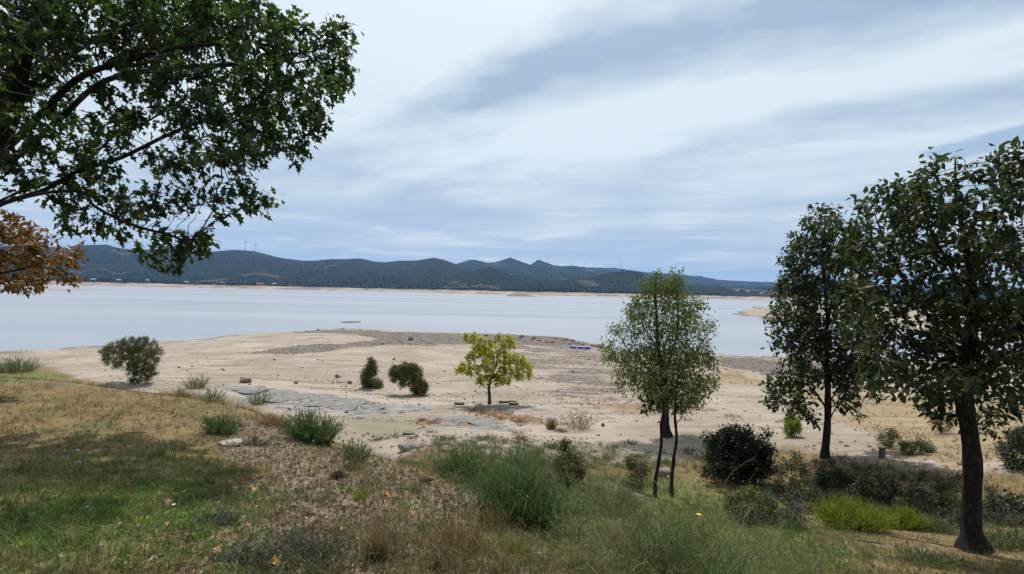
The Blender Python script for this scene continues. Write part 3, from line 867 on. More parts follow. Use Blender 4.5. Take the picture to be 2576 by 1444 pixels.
def build_hills():
    m, b, out = new_mat('hills')
    g = b.n('ShaderNodeNewGeometry').outputs['Position']
    z = b.n('ShaderNodeSeparateXYZ'); b.put(z.inputs[0], g)
    n1 = b.noise(g, 0.0022, 6.0, 0.65)
    n2 = b.noise(g, 0.012, 6.0, 0.7)
    n3 = b.noise(g, 0.07, 5.0, 0.7)
    wood = b.mix(b.ss(n2, 0.38, 0.62), (0.006, 0.011, 0.009), (0.014, 0.019, 0.014))  # canopy self-shade the coarse slopes lack is put into these dark tones
    wood = b.mix(b.m('MULTIPLY', b.ss(n3, 0.45, 0.7), 0.5), wood, (0.024, 0.025, 0.020))
    heath = b.mix(b.ss(n3, 0.35, 0.65), (0.012, 0.012, 0.012), (0.027, 0.022, 0.020))
    col = b.mix(b.ss(n1, 0.50, 0.62), wood, heath)
    field = b.ss(b.noise(b.vm('MULTIPLY', g, (1.0, 0.6, 3.0)), 0.006, 3.0, 0.5), 0.63, 0.66)
    col = b.mix(b.m('MULTIPLY', field, 0.7), col, (0.085, 0.075, 0.055))
    sand = b.mix(b.ss(b.noise(b.vm('MULTIPLY', g, (0.3, 0.3, 3.0)), 0.05, 5.0, 0.7), 0.42, 0.60), (0.36, 0.28, 0.225), (0.20, 0.155, 0.13))
    zz = b.m('ADD', z.outputs[2], b.m('MULTIPLY', b.m('SUBTRACT', b.noise(g, 0.014, 5.0, 0.65), 0.5), 9.0))
    col = b.mix(b.ss(zz, 7.6, 9.2, 1.0, 0.0), col, sand)
    p = bsdf(b, col, 1.0, 0.05, bump(b, b.m('ADD', n2, n3), 0.6, 6.0))
    b.nt.links.new(p.outputs[0], out.inputs[0])
    az = np.linspace(-1.3, 1.3, 880)
    t = np.r_[np.linspace(1080, 1900, 110), np.linspace(1900, 3400, 80)[1:], np.linspace(3400, 6800, 40)[1:]]
    D, A = np.meshgrid(t, az, indexing='ij')
    zz_, s = hills_z(A.ravel(), D.ravel())
    V = np.c_[(A * D).ravel(), D.ravel(), zz_]
    na = len(az)
    i = (np.arange(len(t) - 1)[:, None] * na + np.arange(na - 1)[None]).ravel()
    F = np.stack([i, i + 1, i + 1 + na, i + na], -1)
    keep = (zz_[F] > -2.0).any(1)
    tag(obj('hills', mesh_np('hills', V, F[keep], m, True)), 'dark wooded hills beyond the lake', 'hills', kind='structure')
    # far-off wood: one mass of small crowns on the slopes that face the lake
    r = np.random.default_rng(5)
    N = 34000
    a = r.uniform(-1.02, 1.02, N)
    d = 1300 + 3100 * r.random(N) ** 1.6
    z1, s1 = hills_z(a, d)
    z2, _ = hills_z(a, d + 15)
    dens = fbm(a * d / 240, d / 240, 91, 4) + 0.25 * fbm(a * d / 40, d / 40, 92, 2)
    ok = (s1 > 78) & (z1 > 8.5) & (dens > -0.10) & (z2 > z1 - 3)
    a, d, z1 = a[ok], d[ok], z1[ok]
    n = len(a)
    th = np.linspace(0, 2 * np.pi, 4, endpoint=False)
    T = np.vstack([np.c_[np.cos(th) * .75, np.sin(th) * .75, np.full(4, 0.0)], np.c_[np.cos(th + .6), np.sin(th + .6), np.full(4, 0.55)], [[0, 0, 1.25]]])
    TF = []
    for q in range(4):
        w = (q + 1) % 4
        TF += [(q, w, 4 + q), (w, 4 + w, 4 + q), (4 + q, 4 + w, 8)]
    TF = np.array(TF)
    s = r.uniform(1.4, 3.2, n) * (0.6 + .5 * r.random(n))
    sz = s * r.uniform(0.9, 1.7, n)
    J = r.uniform(0.75, 1.25, (n, 9, 3))
    P = T[None] * J * np.stack([s, s, sz], -1)[:, None] + np.c_[a * d, d, z1 - 0.8][:, None]
    FF = TF[None] + (np.arange(n) * 9)[:, None, None]
    rnd = np.repeat(r.random(n), len(TF))
    wm = leaf_mat('far_wood', (0.005, 0.010, 0.008), (0.012, 0.017, 0.012), None, 0.0, 0.9, 0.05)  # crowns carry the same self-shade in their colour as the slopes
    o = obj('woodland', mesh_np('woodland', P.reshape(-1, 3), FF.reshape(-1, 3), wm, False, {'rnd': ('FACE', 'FLOAT', rnd)}))
    tag(o, 'dark wood covering the far hills', 'woodland', kind='stuff')


build_hills()


def hill_point(px, d):
    az = (px - 1287.5) / FPX
    z, s = hills_z(np.array([az]), np.array([float(d)]))
    return np.array((az * d, d, z[0]))
#@@PART2
# ------------------------------------------------------------------ plant builders
def tri_leaf(ts, ws, fold=0.25, droop=0.18):
    """leaf template along +Y, unit length: midrib plus both edges"""
    V, F = [], []
    for t, w in zip(ts, ws):
        z = -droop * t * t
        V += [(0, t, z), (-w, t, z + fold * w), (w, t, z + fold * w)]
    for k in range(len(ts) - 1):
        a, c = 3 * k, 3 * k + 3
        F += [(a, a + 1, c + 1), (a, c + 1, c), (a, c, c + 2), (a, c + 2, a + 2)]
    return np.array(V, float), np.array(F)


OAK = tri_leaf([0, .22, .34, .54, .66, 1], [.02, .26, .09, .34, .12, 0.0])
OAK_BIG = tri_leaf([0, .16, .27, .46, .56, .76, .84, 1], [.02, .24, .08, .36, .12, .28, .10, 0.0])
OAK_S = tri_leaf([0, .32, .5, 1], [.02, .32, .17, 0.0])
OAK_L = tri_leaf([0, .35, .62, 1], [.02, .20, .24, 0.0])
OVATE = (np.array([(0, 0, 0), (-.30, .42, .07), (0, 1, -.15), (.30, .42, .07)]), np.array([(0, 2, 1), (0, 3, 2)]))
ROUND = tri_leaf([0, .45, 1], [.05, .42, 0.0])


def leaf_cloud(P, Dv, Up, S, tmpl):
    V0, F0 = tmpl
    n = len(P)
    Y = Dv / (np.linalg.norm(Dv, axis=1)[:, None] + 1e-9)
    X = np.cross(Y, Up); X /= np.linalg.norm(X, axis=1)[:, None] + 1e-9
    Z = np.cross(X, Y)
    V = P[:, None] + S[:, None, None] * (V0[None, :, 0:1] * X[:, None] + V0[None, :, 1:2] * Y[:, None] + V0[None, :, 2:3] * Z[:, None])
    F = F0[None] + (np.arange(n) * len(V0))[:, None, None]
    return V.reshape(-1, 3), F.reshape(-1, 3), len(F0)


def colonize(paths, attract, step, kill, infl, iters=80, droop=0.0, rng=None):
    """paths: list of (points, parent index or None). Returns nodes, parents, path id of each node"""
    pos, par, pid = [], [], []
    for k, (pts, parent) in enumerate(paths):
        last = parent
        for p in pts:
            pos.append(np.array(p, float)); par.append(-1 if last is None else last); pid.append(k)
            last = len(pos) - 1
    A = np.array(attract)
    N = np.array(pos)
    d2 = ((A[:, None] - N[None]) ** 2).sum(-1)
    near = d2.argmin(1); dist = np.sqrt(d2.min(1))
    alive = np.ones(len(A), bool)
    for it in range(iters):
        act = alive & (dist < infl)
        if not act.any(): break
        idx = near[act]
        v = A[act] - np.array(pos)[idx]
        v /= np.linalg.norm(v, axis=1)[:, None] + 1e-9
        acc = np.zeros((len(pos), 3)); np.add.at(acc, idx, v)
        who = np.unique(idx)
        new = []
        for w in who:
            dv = acc[w]
            dv = dv / (np.linalg.norm(dv) + 1e-9) + rng.normal(0, 0.16, 3) + np.array((0, 0, -droop))
            dv /= np.linalg.norm(dv)
            p = pos[w] + dv * step
            new.append((p, w))
        base = len(pos)
        for p, w in new:
            pos.append(p); par.append(int(w)); pid.append(pid[w])
        Nn = np.array([p for p, _ in new])
        d2 = ((A[:, None] - Nn[None]) ** 2).sum(-1)
        j = d2.argmin(1); dd = np.sqrt(d2[np.arange(len(A)), j])
        closer = dd < dist
        near[closer] = base + j[closer]; dist[closer] = dd[closer]
        alive &= dist > kill
        if len(pos) > 9000: break
    return np.array(pos), np.array(par), np.array(pid)


def lumps_to_attract(lumps, n, rng, depth=1.0):
    """lumps: (picture x, picture y, radius px, metres ahead[, depth factor]) -> attraction points filling them"""
    C_, R_ = [], []
    for L in lumps:
        px, py, r, Y = L[:4]
        C_.append(np.array(at(px, py, Y))); R_.append((r * Y / FPX, r * Y / FPX * (L[4] if len(L) > 4 else depth)))
    vol = np.array([a * a * b for a, b in R_]) ** 0.8
    cnt = np.maximum(6, (n * vol / vol.sum())).astype(int)
    out = []
    for c, (a, b_), k in zip(C_, R_, cnt):
        v = rng.normal(0, 1, (k, 3)); v /= np.linalg.norm(v, axis=1)[:, None]
        v *= rng.random((k, 1)) ** 0.4
        out.append(c + v * np.array((a, b_, a)))
    return np.vstack(out)


def make_tree(name, label, cat, trunk_pts, trunk_r, limbs, attract, step, kill, infl, leaf, leaf_mat_, bark, rng,
              leaf_size, per_node, tipdepth=2, twig=0.006, group=None, droop=0.0, flare=1.7, hang=0.3, expo=2.3, spread=1.0, rscale=1.0, wob=.10, scat=.4):
    """trunk_pts: world points, base first. limbs: list of (index fraction on trunk, world points)"""
    TP = spline(trunk_pts, max(10, len(trunk_pts) * 6))
    base = TP[0].copy()
    root = thing(name, label, cat, base, group)
    paths = [(TP, None)]
    for fr, pts in limbs:
        k = int(fr * (len(TP) - 1))
        LP = spline([TP[k]] + [np.array(p) for p in pts], len(pts) * 6 + 2)[1:]
        paths.append((LP, k))
    # a limb may also start on an earlier limb: fraction > 1 means (limb number).(fraction)
    pos, par, pid = colonize(paths, attract, step, kill, infl, 90, droop, rng)
    n = len(pos)
    kids = [[] for _ in range(n)]
    for i, p in enumerate(par):
        if p >= 0: kids[p].append(i)
    rad = np.zeros(n)
    depth = np.zeros(n, int)
    order = range(n - 1, -1, -1)          # children always come after parents
    for i in order:
        if not kids[i]:
            rad[i] = twig
        else:
            rad[i] = (sum(rad[k] ** expo for k in kids[i])) ** (1 / expo)
            depth[i] = 1 + max(depth[k] for k in kids[i])
    nt_ = len(TP)
    tr = np.interp(np.linspace(0, 1, nt_), np.linspace(0, 1, len(trunk_r)), trunk_r)
    rad[nt_:] *= rscale
    rad = np.minimum(rad, max(trunk_r) * 0.8)
    # trunk, with a flare and roots at the foot
    tp = TP.copy(); rr = tr.copy()
    h = tp[:, 2] - tp[0, 2]
    rr *= 1 + (flare - 1) * np.exp(-h / (trunk_r[0] * 1.6))
    tp[0, 2] -= 0.12
    V, F = tube(tp, rr, 14, True, wob, 3)
    if flare > 1.3:
        th = np.arctan2(V[:, 1] - base[1], V[:, 0] - base[0])
        hh = V[:, 2] - base[2]
        k = 1 + 0.22 * np.exp(-np.clip(hh, 0, None) / (trunk_r[0] * 1.3)) * np.cos(3 * th + 1.1)
        V[:, :2] = base[:2] + (V[:, :2] - base[:2]) * np.where(hh < trunk_r[0] * 6, k, 1)[:, None]
    part('trunk', root, V, F, bark, True)
    # limbs: every bough that leaves the trunk is a part with its own twigs
    top = np.full(n, -1)
    for i in range(nt_, n):
        p = par[i]
        top[i] = i if p < nt_ else top[p]
    groups = {}
    for i in range(nt_, n):
        groups.setdefault(top[i], []).append(i)
    small = []
    for g0, ids in groups.items():
        tubes = []
        done = set()
        for i in ids:
            if i in done: continue
            chain = [par[i], i]; done.add(i)
            while kids[chain[-1]]:
                c = max(kids[chain[-1]], key=lambda q: rad[q])
                if c in done: break
                chain.append(c); done.add(c)
            R_ = rad[chain].copy()
            R_[0] = min(rad[chain[0]], R_[1] * 1.25) if chain[0] >= nt_ else R_[1] * 1.3
            tubes.append(tube(pos[chain], R_, 8 if R_[1] > 0.05 else (5 if R_[1] > 0.02 else 3), False, wob if R_[1] > .04 else 0.0, len(tubes)))
        if len(ids) < 6:
            small.append(join(tubes))
        else:
            lo = part('limb', root, *tubes[0], bark, True)
            if len(tubes) > 1:
                part('twigs', root, *join(tubes[1:]), bark, True, kind='stuff', parent=lo)
    if small:
        V, F = join(small)
        part('twigs', root, V, F, bark, True, kind='stuff')
    # leaves
    sel = np.nonzero((depth <= tipdepth) & (np.arange(n) >= nt_))[0]
    idx = np.repeat(sel, rng.poisson(per_node, len(sel)))
    m = len(idx)
    tv = pos[idx] - pos[np.maximum(par[idx], 0)]
    tv /= np.linalg.norm(tv, axis=1)[:, None] + 1e-9
    Dv = tv * 0.55 + rng.normal(0, 0.62, (m, 3)) * spread + np.array((0, 0, -hang))
    Up = np.tile((0, 0, 1.0), (m, 1)) + rng.normal(0, 0.55, (m, 3))
    P = pos[idx] + tv * rng.uniform(-.5, .5, (m, 1)) * step + rng.normal(0, scat * step, (m, 3))
    S = leaf_size * rng.uniform(0.5, 1.3, m)
    V, F, nf = leaf_cloud(P, Dv, Up, S, leaf)
    rnd = np.clip(rng.random(m) * 0.7 + 0.3 * rng.random(n)[idx], 0, 1)
    part('crown', root, V, F, leaf_mat_, False, {'rnd': ('FACE', 'FLOAT', np.repeat(rnd, nf))}, kind='stuff')
    return root


def A3(px, py, Y):
    return np.array(at(px, py, Y))


# ---- the large oak whose crown hangs into the picture from the bank
def left_oak():
    r = np.random.default_rng(21)
    Y0 = 8.8
    lp = [(820, 140, 85), (850, 90, 45), (740, 120, 95), (650, 80, 100), (560, 60, 105), (450, 55, 110), (330, 60, 120), (200, 60, 120), (60, 80, 130),
          (850, 205, 42), (790, 230, 62), (700, 235, 90), (600, 225, 100), (480, 215, 95), (370, 170, 80), (120, 210, 70),
          (785, 315, 55), (745, 360, 45), (650, 330, 80), (550, 330, 80), (455, 330, 60), (400, 400, 45), (470, 420, 60), (545, 400, 55), (640, 385, 36),
          (560, 470, 40), (620, 490, 50), (672, 512, 32), (480, 490, 55), (400, 500, 50), (330, 530, 42), (590, 540, 20),
          (200, 470, 50), (140, 380, 65), (50, 430, 55), (260, 420, 45), (170, 555, 35), (230, 565, 30), (150, 510, 30), (60, 300, 60), (300, 320, 30),
          (475, 580, 24), (505, 620, 34), (435, 590, 20), (395, 645, 36), (345, 640, 26), (318, 605, 24), (440, 655, 20), (515, 575, 18),
          (-150, 60, 190), (-160, 330, 140), (150, -110, 110), (-100, -150, 150), (230, 300, 45), (300, 270, 40), (250, 350, 40), (180, 300, 40), (170, 140, 50), (420, 270, 40)]
    lumps = [(a, b_, c * 0.94, Y0 + r.uniform(-1.5, 1.2) * (0.5 if b_ > 450 else 1.0), 1.0) for a, b_, c in lp]
    # boughs first, so that each lump's depth agrees with the wood that feeds it
    att = lumps_to_attract(lumps, 6500, r)
    gx, gy = -10.2, 9.0
    gz = float(terr(np.array([gx]), np.array([gy]))[0])
    trunk = [(gx, gy, gz), (gx + .05, gy, gz + 1.0), A3(-230, 640, 9.0), A3(-120, 520, 9.0), A3(-60, 420, 8.9), A3(20, 270, 8.8), A3(60, 120, 8.7), A3(110, 0, 8.6), A3(150, -140, 8.6), A3(190, -280, 8.6)]
    limbs = [(0.22, [A3(-100, 580, 8.9), A3(0, 515, 8.8), A3(110, 478, 8.7), A3(200, 428, 8.7), A3(300, 398, 8.6), A3(420, 340, 8.5), A3(520, 300, 8.5)]),
             (0.34, [A3(-40, 520, 9.1), A3(60, 478, 9.2), A3(180, 440, 9.3), A3(290, 340, 9.4), A3(380, 300, 9.5), A3(450, 240, 9.6)]),
             (0.44, [A3(20, 370, 8.7), A3(100, 290, 8.5), A3(200, 195, 8.4), A3(330, 150, 8.2), A3(450, 120, 8.0), A3(560, 110, 7.9)]),
             (0.42, [A3(40, 395, 8.9), A3(150, 300, 9.2), A3(260, 205, 9.6), A3(400, 175, 9.8), A3(540, 165, 9.9), A3(660, 160, 9.9)]),
             (0.58, [A3(110, 190, 9.1), A3(220, 110, 9.5), A3(350, 50, 9.8), A3(500, 10, 9.9)]),
             (0.25, [A3(-60, 540, 8.7), A3(80, 492, 8.6), A3(200, 482, 8.4), A3(240, 520, 8.3), A3(330, 565, 8.2), A3(420, 590, 8.2), A3(480, 612, 8.2)])]
    make_tree('oak_tree', 'large spreading oak with dark lobed leaves hanging boughs over the turf bank', 'tree', trunk, [0.42, 0.36, 0.27, 0.16, 0.10, 0.05], limbs, att,
              0.135, 0.18, 3.0, OAK, M['oak_leaf'], M['oak_bark'], r, 0.14, 11.5, 3, 0.005, hang=0.42, rscale=1.05)


def red_tree():
    r = np.random.default_rng(22)
    Y0 = 11.5
    lp = [(40, 600, 60), (20, 560, 40), (110, 640, 55), (175, 645, 36), (150, 690, 45), (60, 690, 60), (10, 640, 80), (-80, 640, 100), (30, 725, 26), (-70, 730, 50), (175, 712, 16), (-200, 660, 110), (-140, 560, 90)]
    att = lumps_to_attract([(a, b_, c, Y0 + r.uniform(-.9, .9)) for a, b_, c in lp], 1800, r)
    x, y = float(A3(-150, 800, Y0)[0]), Y0
    z = float(terr(np.array([x]), np.array([y]))[0])
    trunk = [(x, y, z), (x + .03, y, z + .7), (x, y + .05, z + 1.6), tuple(A3(-130, 640, Y0)), tuple(A3(-110, 540, Y0))]
    limbs = [(0.5, [A3(-60, 700, Y0), A3(40, 680, Y0 - .1), A3(120, 655, Y0 - .2)]), (0.6, [A3(-60, 640, Y0 + .3), A3(20, 600, Y0 + .3)])]
    make_tree('young_oak_tree', 'small oak with rust red and olive autumn leaves below a heavy bough', 'tree', trunk, [0.11, 0.09, 0.06, 0.03], limbs, att,
              0.12, 0.16, 2.5, OAK_S, M['red_leaf'], M['oak_bark'], r, 0.12, 11, 4, 0.004, hang=0.25)


def z7(zx, zy):
    return ((1300 + zx / 3.2815) * 0.7852, (1000 + zy / 3.2815) * 0.7852)


def yellow_tree():
    r = np.random.default_rng(23)
    g = G(1231, 1016)
    Y0 = float(g[1])
    lp = [(720, 285, 75), (640, 260, 45), (800, 300, 50), (1080, 310, 75), (980, 280, 50), (1110, 360, 45), (760, 400, 85), (690, 480, 70), (850, 440, 75), (620, 590, 75), (550, 605, 45), (720, 600, 85), (860, 560, 75),
          (1060, 500, 80), (1150, 480, 65), (1210, 530, 70), (1280, 590, 60), (1290, 660, 45), (1180, 640, 75), (1060, 620, 80), (1050, 710, 60), (960, 690, 60), (820, 690, 75), (760, 730, 45), (960, 560, 60), (890, 340, 55), (920, 440, 60), (1010, 390, 55), (900, 640, 60)]
    att = lumps_to_attract([(*z7(a, b_), c / 3.2815 * .7852, Y0 + r.uniform(-.55, .55)) for a, b_, c in lp], 2600, r)
    P = lambda a, b_, dy=0: A3(*z7(a, b_), Y0 + dy)
    trunk = [g, P(878, 890), P(872, 800), P(890, 720), P(930, 600, .05), P(960, 480, .05), P(940, 360, 0), P(950, 260, 0)]
    limbs = [(0.28, [P(800, 760, -.1), P(740, 690, -.2)]), (0.30, [P(930, 790, .1), P(1030, 760, .2), P(1130, 700, .3)]), (0.38, [P(840, 640, .15), P(800, 520, .3), P(760, 380, .3)]),
             (0.46, [P(1000, 590, -.2), P(1100, 540, -.3), P(1200, 560, -.3)]), (0.55, [P(1010, 440, .2), P(1060, 340, .3)])]
    make_tree('maple_tree', 'small tree in bright yellow autumn leaf standing alone on the sand', 'tree', trunk, [0.085, 0.075, 0.055, 0.03, 0.012], limbs, att,
              0.10, 0.13, 1.5, ROUND, M['yellow_leaf'], M['yellow_bark'], r, 0.11, 9.0, 3, 0.004, hang=0.15, flare=1.4, scat=.45)


def zb(zx, zy):
    return ((1850 + zx / 1.7397) * 0.7852, (820 + zy / 1.7397) * 0.7852)


def birch_tree():
    r = np.random.default_rng(24)
    g = G(*zb(495, 1008))
    Y0 = float(g[1])
    lp = [(440, 105, 32), (545, 105, 38), (400, 190, 70), (520, 200, 85), (560, 150, 45), (330, 290, 70), (300, 330, 50), (640, 280, 70), (430, 300, 90), (560, 310, 90), (210, 410, 45), (340, 400, 70), (600, 400, 100),
          (740, 385, 42), (690, 430, 55), (200, 540, 60), (170, 500, 36), (300, 560, 90), (430, 560, 100), (560, 560, 110), (680, 560, 85), (755, 610, 45), (250, 660, 55), (240, 730, 34), (360, 690, 90), (480, 700, 100), (600, 710, 100), (710, 720, 65),
          (760, 690, 36), (460, 800, 70), (580, 800, 80), (660, 800, 55), (470, 430, 75), (480, 300, 60), (490, 200, 45), (500, 640, 80), (480, 520, 70)]
    att = lumps_to_attract([(*zb(a, b_), c / 1.7397 * .7852, Y0 + r.uniform(-.8, .8)) for a, b_, c in lp], 6000, r)
    P = lambda a, b_, dy=0: A3(*zb(a, b_), Y0 + dy)
    trunk = [g, P(490, 920), P(488, 800), P(470, 650), P(445, 480), P(440, 330), P(430, 180), P(440, 90)]
    limbs = [(0.32, [P(560, 680, .3), P(640, 560, .5), P(720, 440, .6)]), (0.36, [P(400, 640, -.3), P(300, 540, -.4), P(220, 430, -.4)]), (0.42, [P(540, 500, -.2), P(560, 340, -.2), P(545, 130, -.1)]),
             (0.55, [P(380, 420, .3), P(340, 300, .4)]), (0.3, [P(420, 740, .4), P(330, 680, .7), P(240, 640, .8)]), (0.3, [P(590, 770, -.4), P(690, 720, -.6)])]
    make_tree('birch_tree', 'leafy green birch on the sand with a dark trunk and pointed double top', 'tree', trunk, [0.14, 0.12, 0.08, 0.04, 0.012], limbs, att,
              0.12, 0.15, 2.2, OVATE, M['birch_leaf'], M['birch_bark'], r, 0.10, 10.5, 4, 0.004, droop=0.12, hang=0.55, scat=.95)
    for k, (tp, lp, lab) in enumerate([
            ([(432, 1345), (436, 1260), (446, 1160), (462, 1050), (470, 950), (476, 860), (468, 760), (440, 690)], [(400, 700, 55), (440, 650, 60), (350, 780, 30), (480, 720, 50), (372, 880, 22), (420, 800, 45)],
             'slender oak sapling with a wavy unforked bare stem under the birch'),
            ([(525, 1340), (528, 1240), (532, 1130), (546, 1030), (552, 960), (540, 900), (545, 800), (560, 690)], [(560, 680, 60), (600, 740, 55), (520, 760, 50), (640, 800, 40), (560, 620, 45), (560, 840, 40)],
             'slender oak sapling with a forked bare stem under the birch')]):
        r2 = np.random.default_rng(240 + k)
        g2 = G(*zb(*tp[0]))
        Yk = float(g2[1])
        att2 = lumps_to_attract([(*zb(a, b_), c / 1.7397 * .7852, Yk + r2.uniform(-.25, .25)) for a, b_, c in lp], 200, r2)
        tr = [g2] + [A3(*zb(a + (-3, 3, 4, -4, 2, 0, 0, 0)[i], b_), Yk + .1 * math.sin(i)) for i, (a, b_) in enumerate(tp[1:])]
        lm = [(0.62, [A3(*zb(590, 880), Yk), A3(*zb(610, 800), Yk)])] if k else [(0.75, [A3(*zb(420, 800), Yk), A3(*zb(380, 860), Yk - .1)])]
        make_tree('oak_sapling', lab, 'sapling', tr, [0.040, 0.035, 0.030, 0.024, 0.010], lm, att2, 0.10, 0.14, 1.5, OAK_S, M['oak_leaf_dark'], M['oak_bark'], r2, 0.11, 5, 3, 0.004,
                  group='pair of thin saplings', flare=1.3, hang=.5, wob=.2)


def right_oaks():
    r = np.random.default_rng(25)
    g = G(2450, 1386)
    Y0 = float(g[1])
    lp = [(2400, 450, 55), (2400, 400, 26), (2330, 440, 45), (2480, 450, 45), (2560, 420, 60), (2240, 510, 60), (2180, 520, 40), (2310, 520, 70), (2400, 540, 80), (2520, 530, 90), (2190, 610, 60), (2270, 640, 80), (2380, 650, 80), (2500, 650, 80),
          (2600, 600, 90), (2180, 700, 55), (2250, 740, 70), (2340, 760, 80), (2440, 780, 85), (2550, 770, 90), (2640, 760, 90), (2180, 790, 50), (2230, 850, 65), (2310, 880, 75), (2410, 890, 80), (2520, 890, 90), (2600, 900, 80),
          (2260, 940, 50), (2320, 960, 50), (2240, 990, 24), (2480, 970, 60), (2560, 1000, 50), (2340, 1020, 30), (2500, 1040, 30), (2420, 960, 50), (2700, 650, 120), (2720, 850, 110), (2150, 640, 45), (2150, 735, 50), (2165, 840, 50), (2200, 910, 45), (2210, 960, 30), (2140, 580, 30), (2290, 480, 40), (2440, 500, 50)]
    att = lumps_to_attract([(a, b_, c * .95, Y0 + r.uniform(-1.0, 1.0)) for a, b_, c in lp], 8500, r)
    P = lambda a, b_, dy=0: A3(a, b_, Y0 + dy)
    trunk = [g, P(2443, 1310), P(2446, 1200), P(2440, 1100), P(2428, 1030), P(2424, 950), P(2440, 850), P(2445, 740), P(2430, 620), P(2405, 500), P(2402, 400)]
    limbs = [(0.48, [P(2360, 900, -.3), P(2280, 850, -.5), P(2200, 780, -.6)]), (0.52, [P(2380, 860, .3), P(2310, 760, .5), P(2240, 640, .6), P(2200, 540, .6)]), (0.55, [P(2490, 850, .2), P(2540, 740, .3), P(2580, 620, .3), P(2610, 500, .3)]),
             (0.5, [P(2480, 920, -.4), P(2580, 860, -.7), P(2680, 800, -.9)]), (0.66, [P(2400, 690, -.4), P(2340, 580, -.6), P(2310, 470, -.6)]), (0.66, [P(2490, 640, .1), P(2530, 520, .2), P(2560, 430, .2)]), (0.46, [P(2340, 960, .3), P(2270, 940, .6)])]
    make_tree('oak_tree', 'dense dark oak on a thick leaning trunk beside the yellow green heath bushes', 'tree', trunk, [0.112, 0.106, 0.104, 0.102, 0.095, 0.075, 0.05, 0.025, 0.01], limbs, att,
              0.12, 0.18, 2.5, OAK_L, M['oak_leaf_dark'], M['oak_bark'], r, 0.108, 17.0, 2, 0.0045, flare=2.0, hang=.2, wob=.16, scat=.5)
    r = np.random.default_rng(26)
    g = G(2073, 1152)
    Y1 = float(g[1])
    lp = [(2062, 560, 36), (2040, 600, 40), (2085, 620, 55), (2030, 660, 50), (2100, 690, 65), (2010, 730, 50), (2060, 740, 60), (1990, 800, 46), (2050, 820, 60), (2130, 760, 60), (2140, 840, 60), (1985, 860, 36), (2060, 890, 55), (2120, 910, 55),
          (2010, 920, 40), (1970, 965, 34), (2020, 980, 30), (1950, 1005, 22), (2000, 1015, 22), (2170, 960, 40), (2130, 1015, 18), (2160, 1040, 12), (2020, 1045, 14)]
    att = lumps_to_attract([(a, b_, c * 1.3, Y1 + r.uniform(-.9, .9)) for a, b_, c in lp], 5600, r)
    P = lambda a, b_, dy=0: A3(a, b_, Y1 + dy)
    trunk = [g, P(2080, 1080), P(2082, 1000), P(2078, 900), P(2080, 800), P(2072, 700), P(2064, 560)]
    limbs = [(0.28, [P(2040, 975, -.2), P(1990, 960, -.4), P(1950, 990, -.5)]), (0.4, [P(2120, 880, .3), P(2160, 800, .5)]), (0.45, [P(2040, 860, .3), P(2000, 790, .6)]), (0.62, [P(2100, 700, -.3), P(2120, 640, -.4)]),
             (0.3, [P(2120, 960, -.3), P(2170, 940, -.5)]), (0.2, [P(2110, 1020, .2), P(2160, 1038, .3)])]
    make_tree('oak_tree', 'taller slim oak with a straight dark trunk at the edge of the shaded hollow', 'tree', trunk, [0.105, 0.095, 0.08, 0.055, 0.03, 0.01], limbs, att,
              0.15, 0.205, 2.8, OAK_L, M['oak_leaf_dark'], M['oak_bark'], r, 0.15, 14.0, 2, 0.005, flare=1.6, hang=.2, scat=.5)


left_oak(); red_tree(); yellow_tree(); birch_tree(); right_oaks()


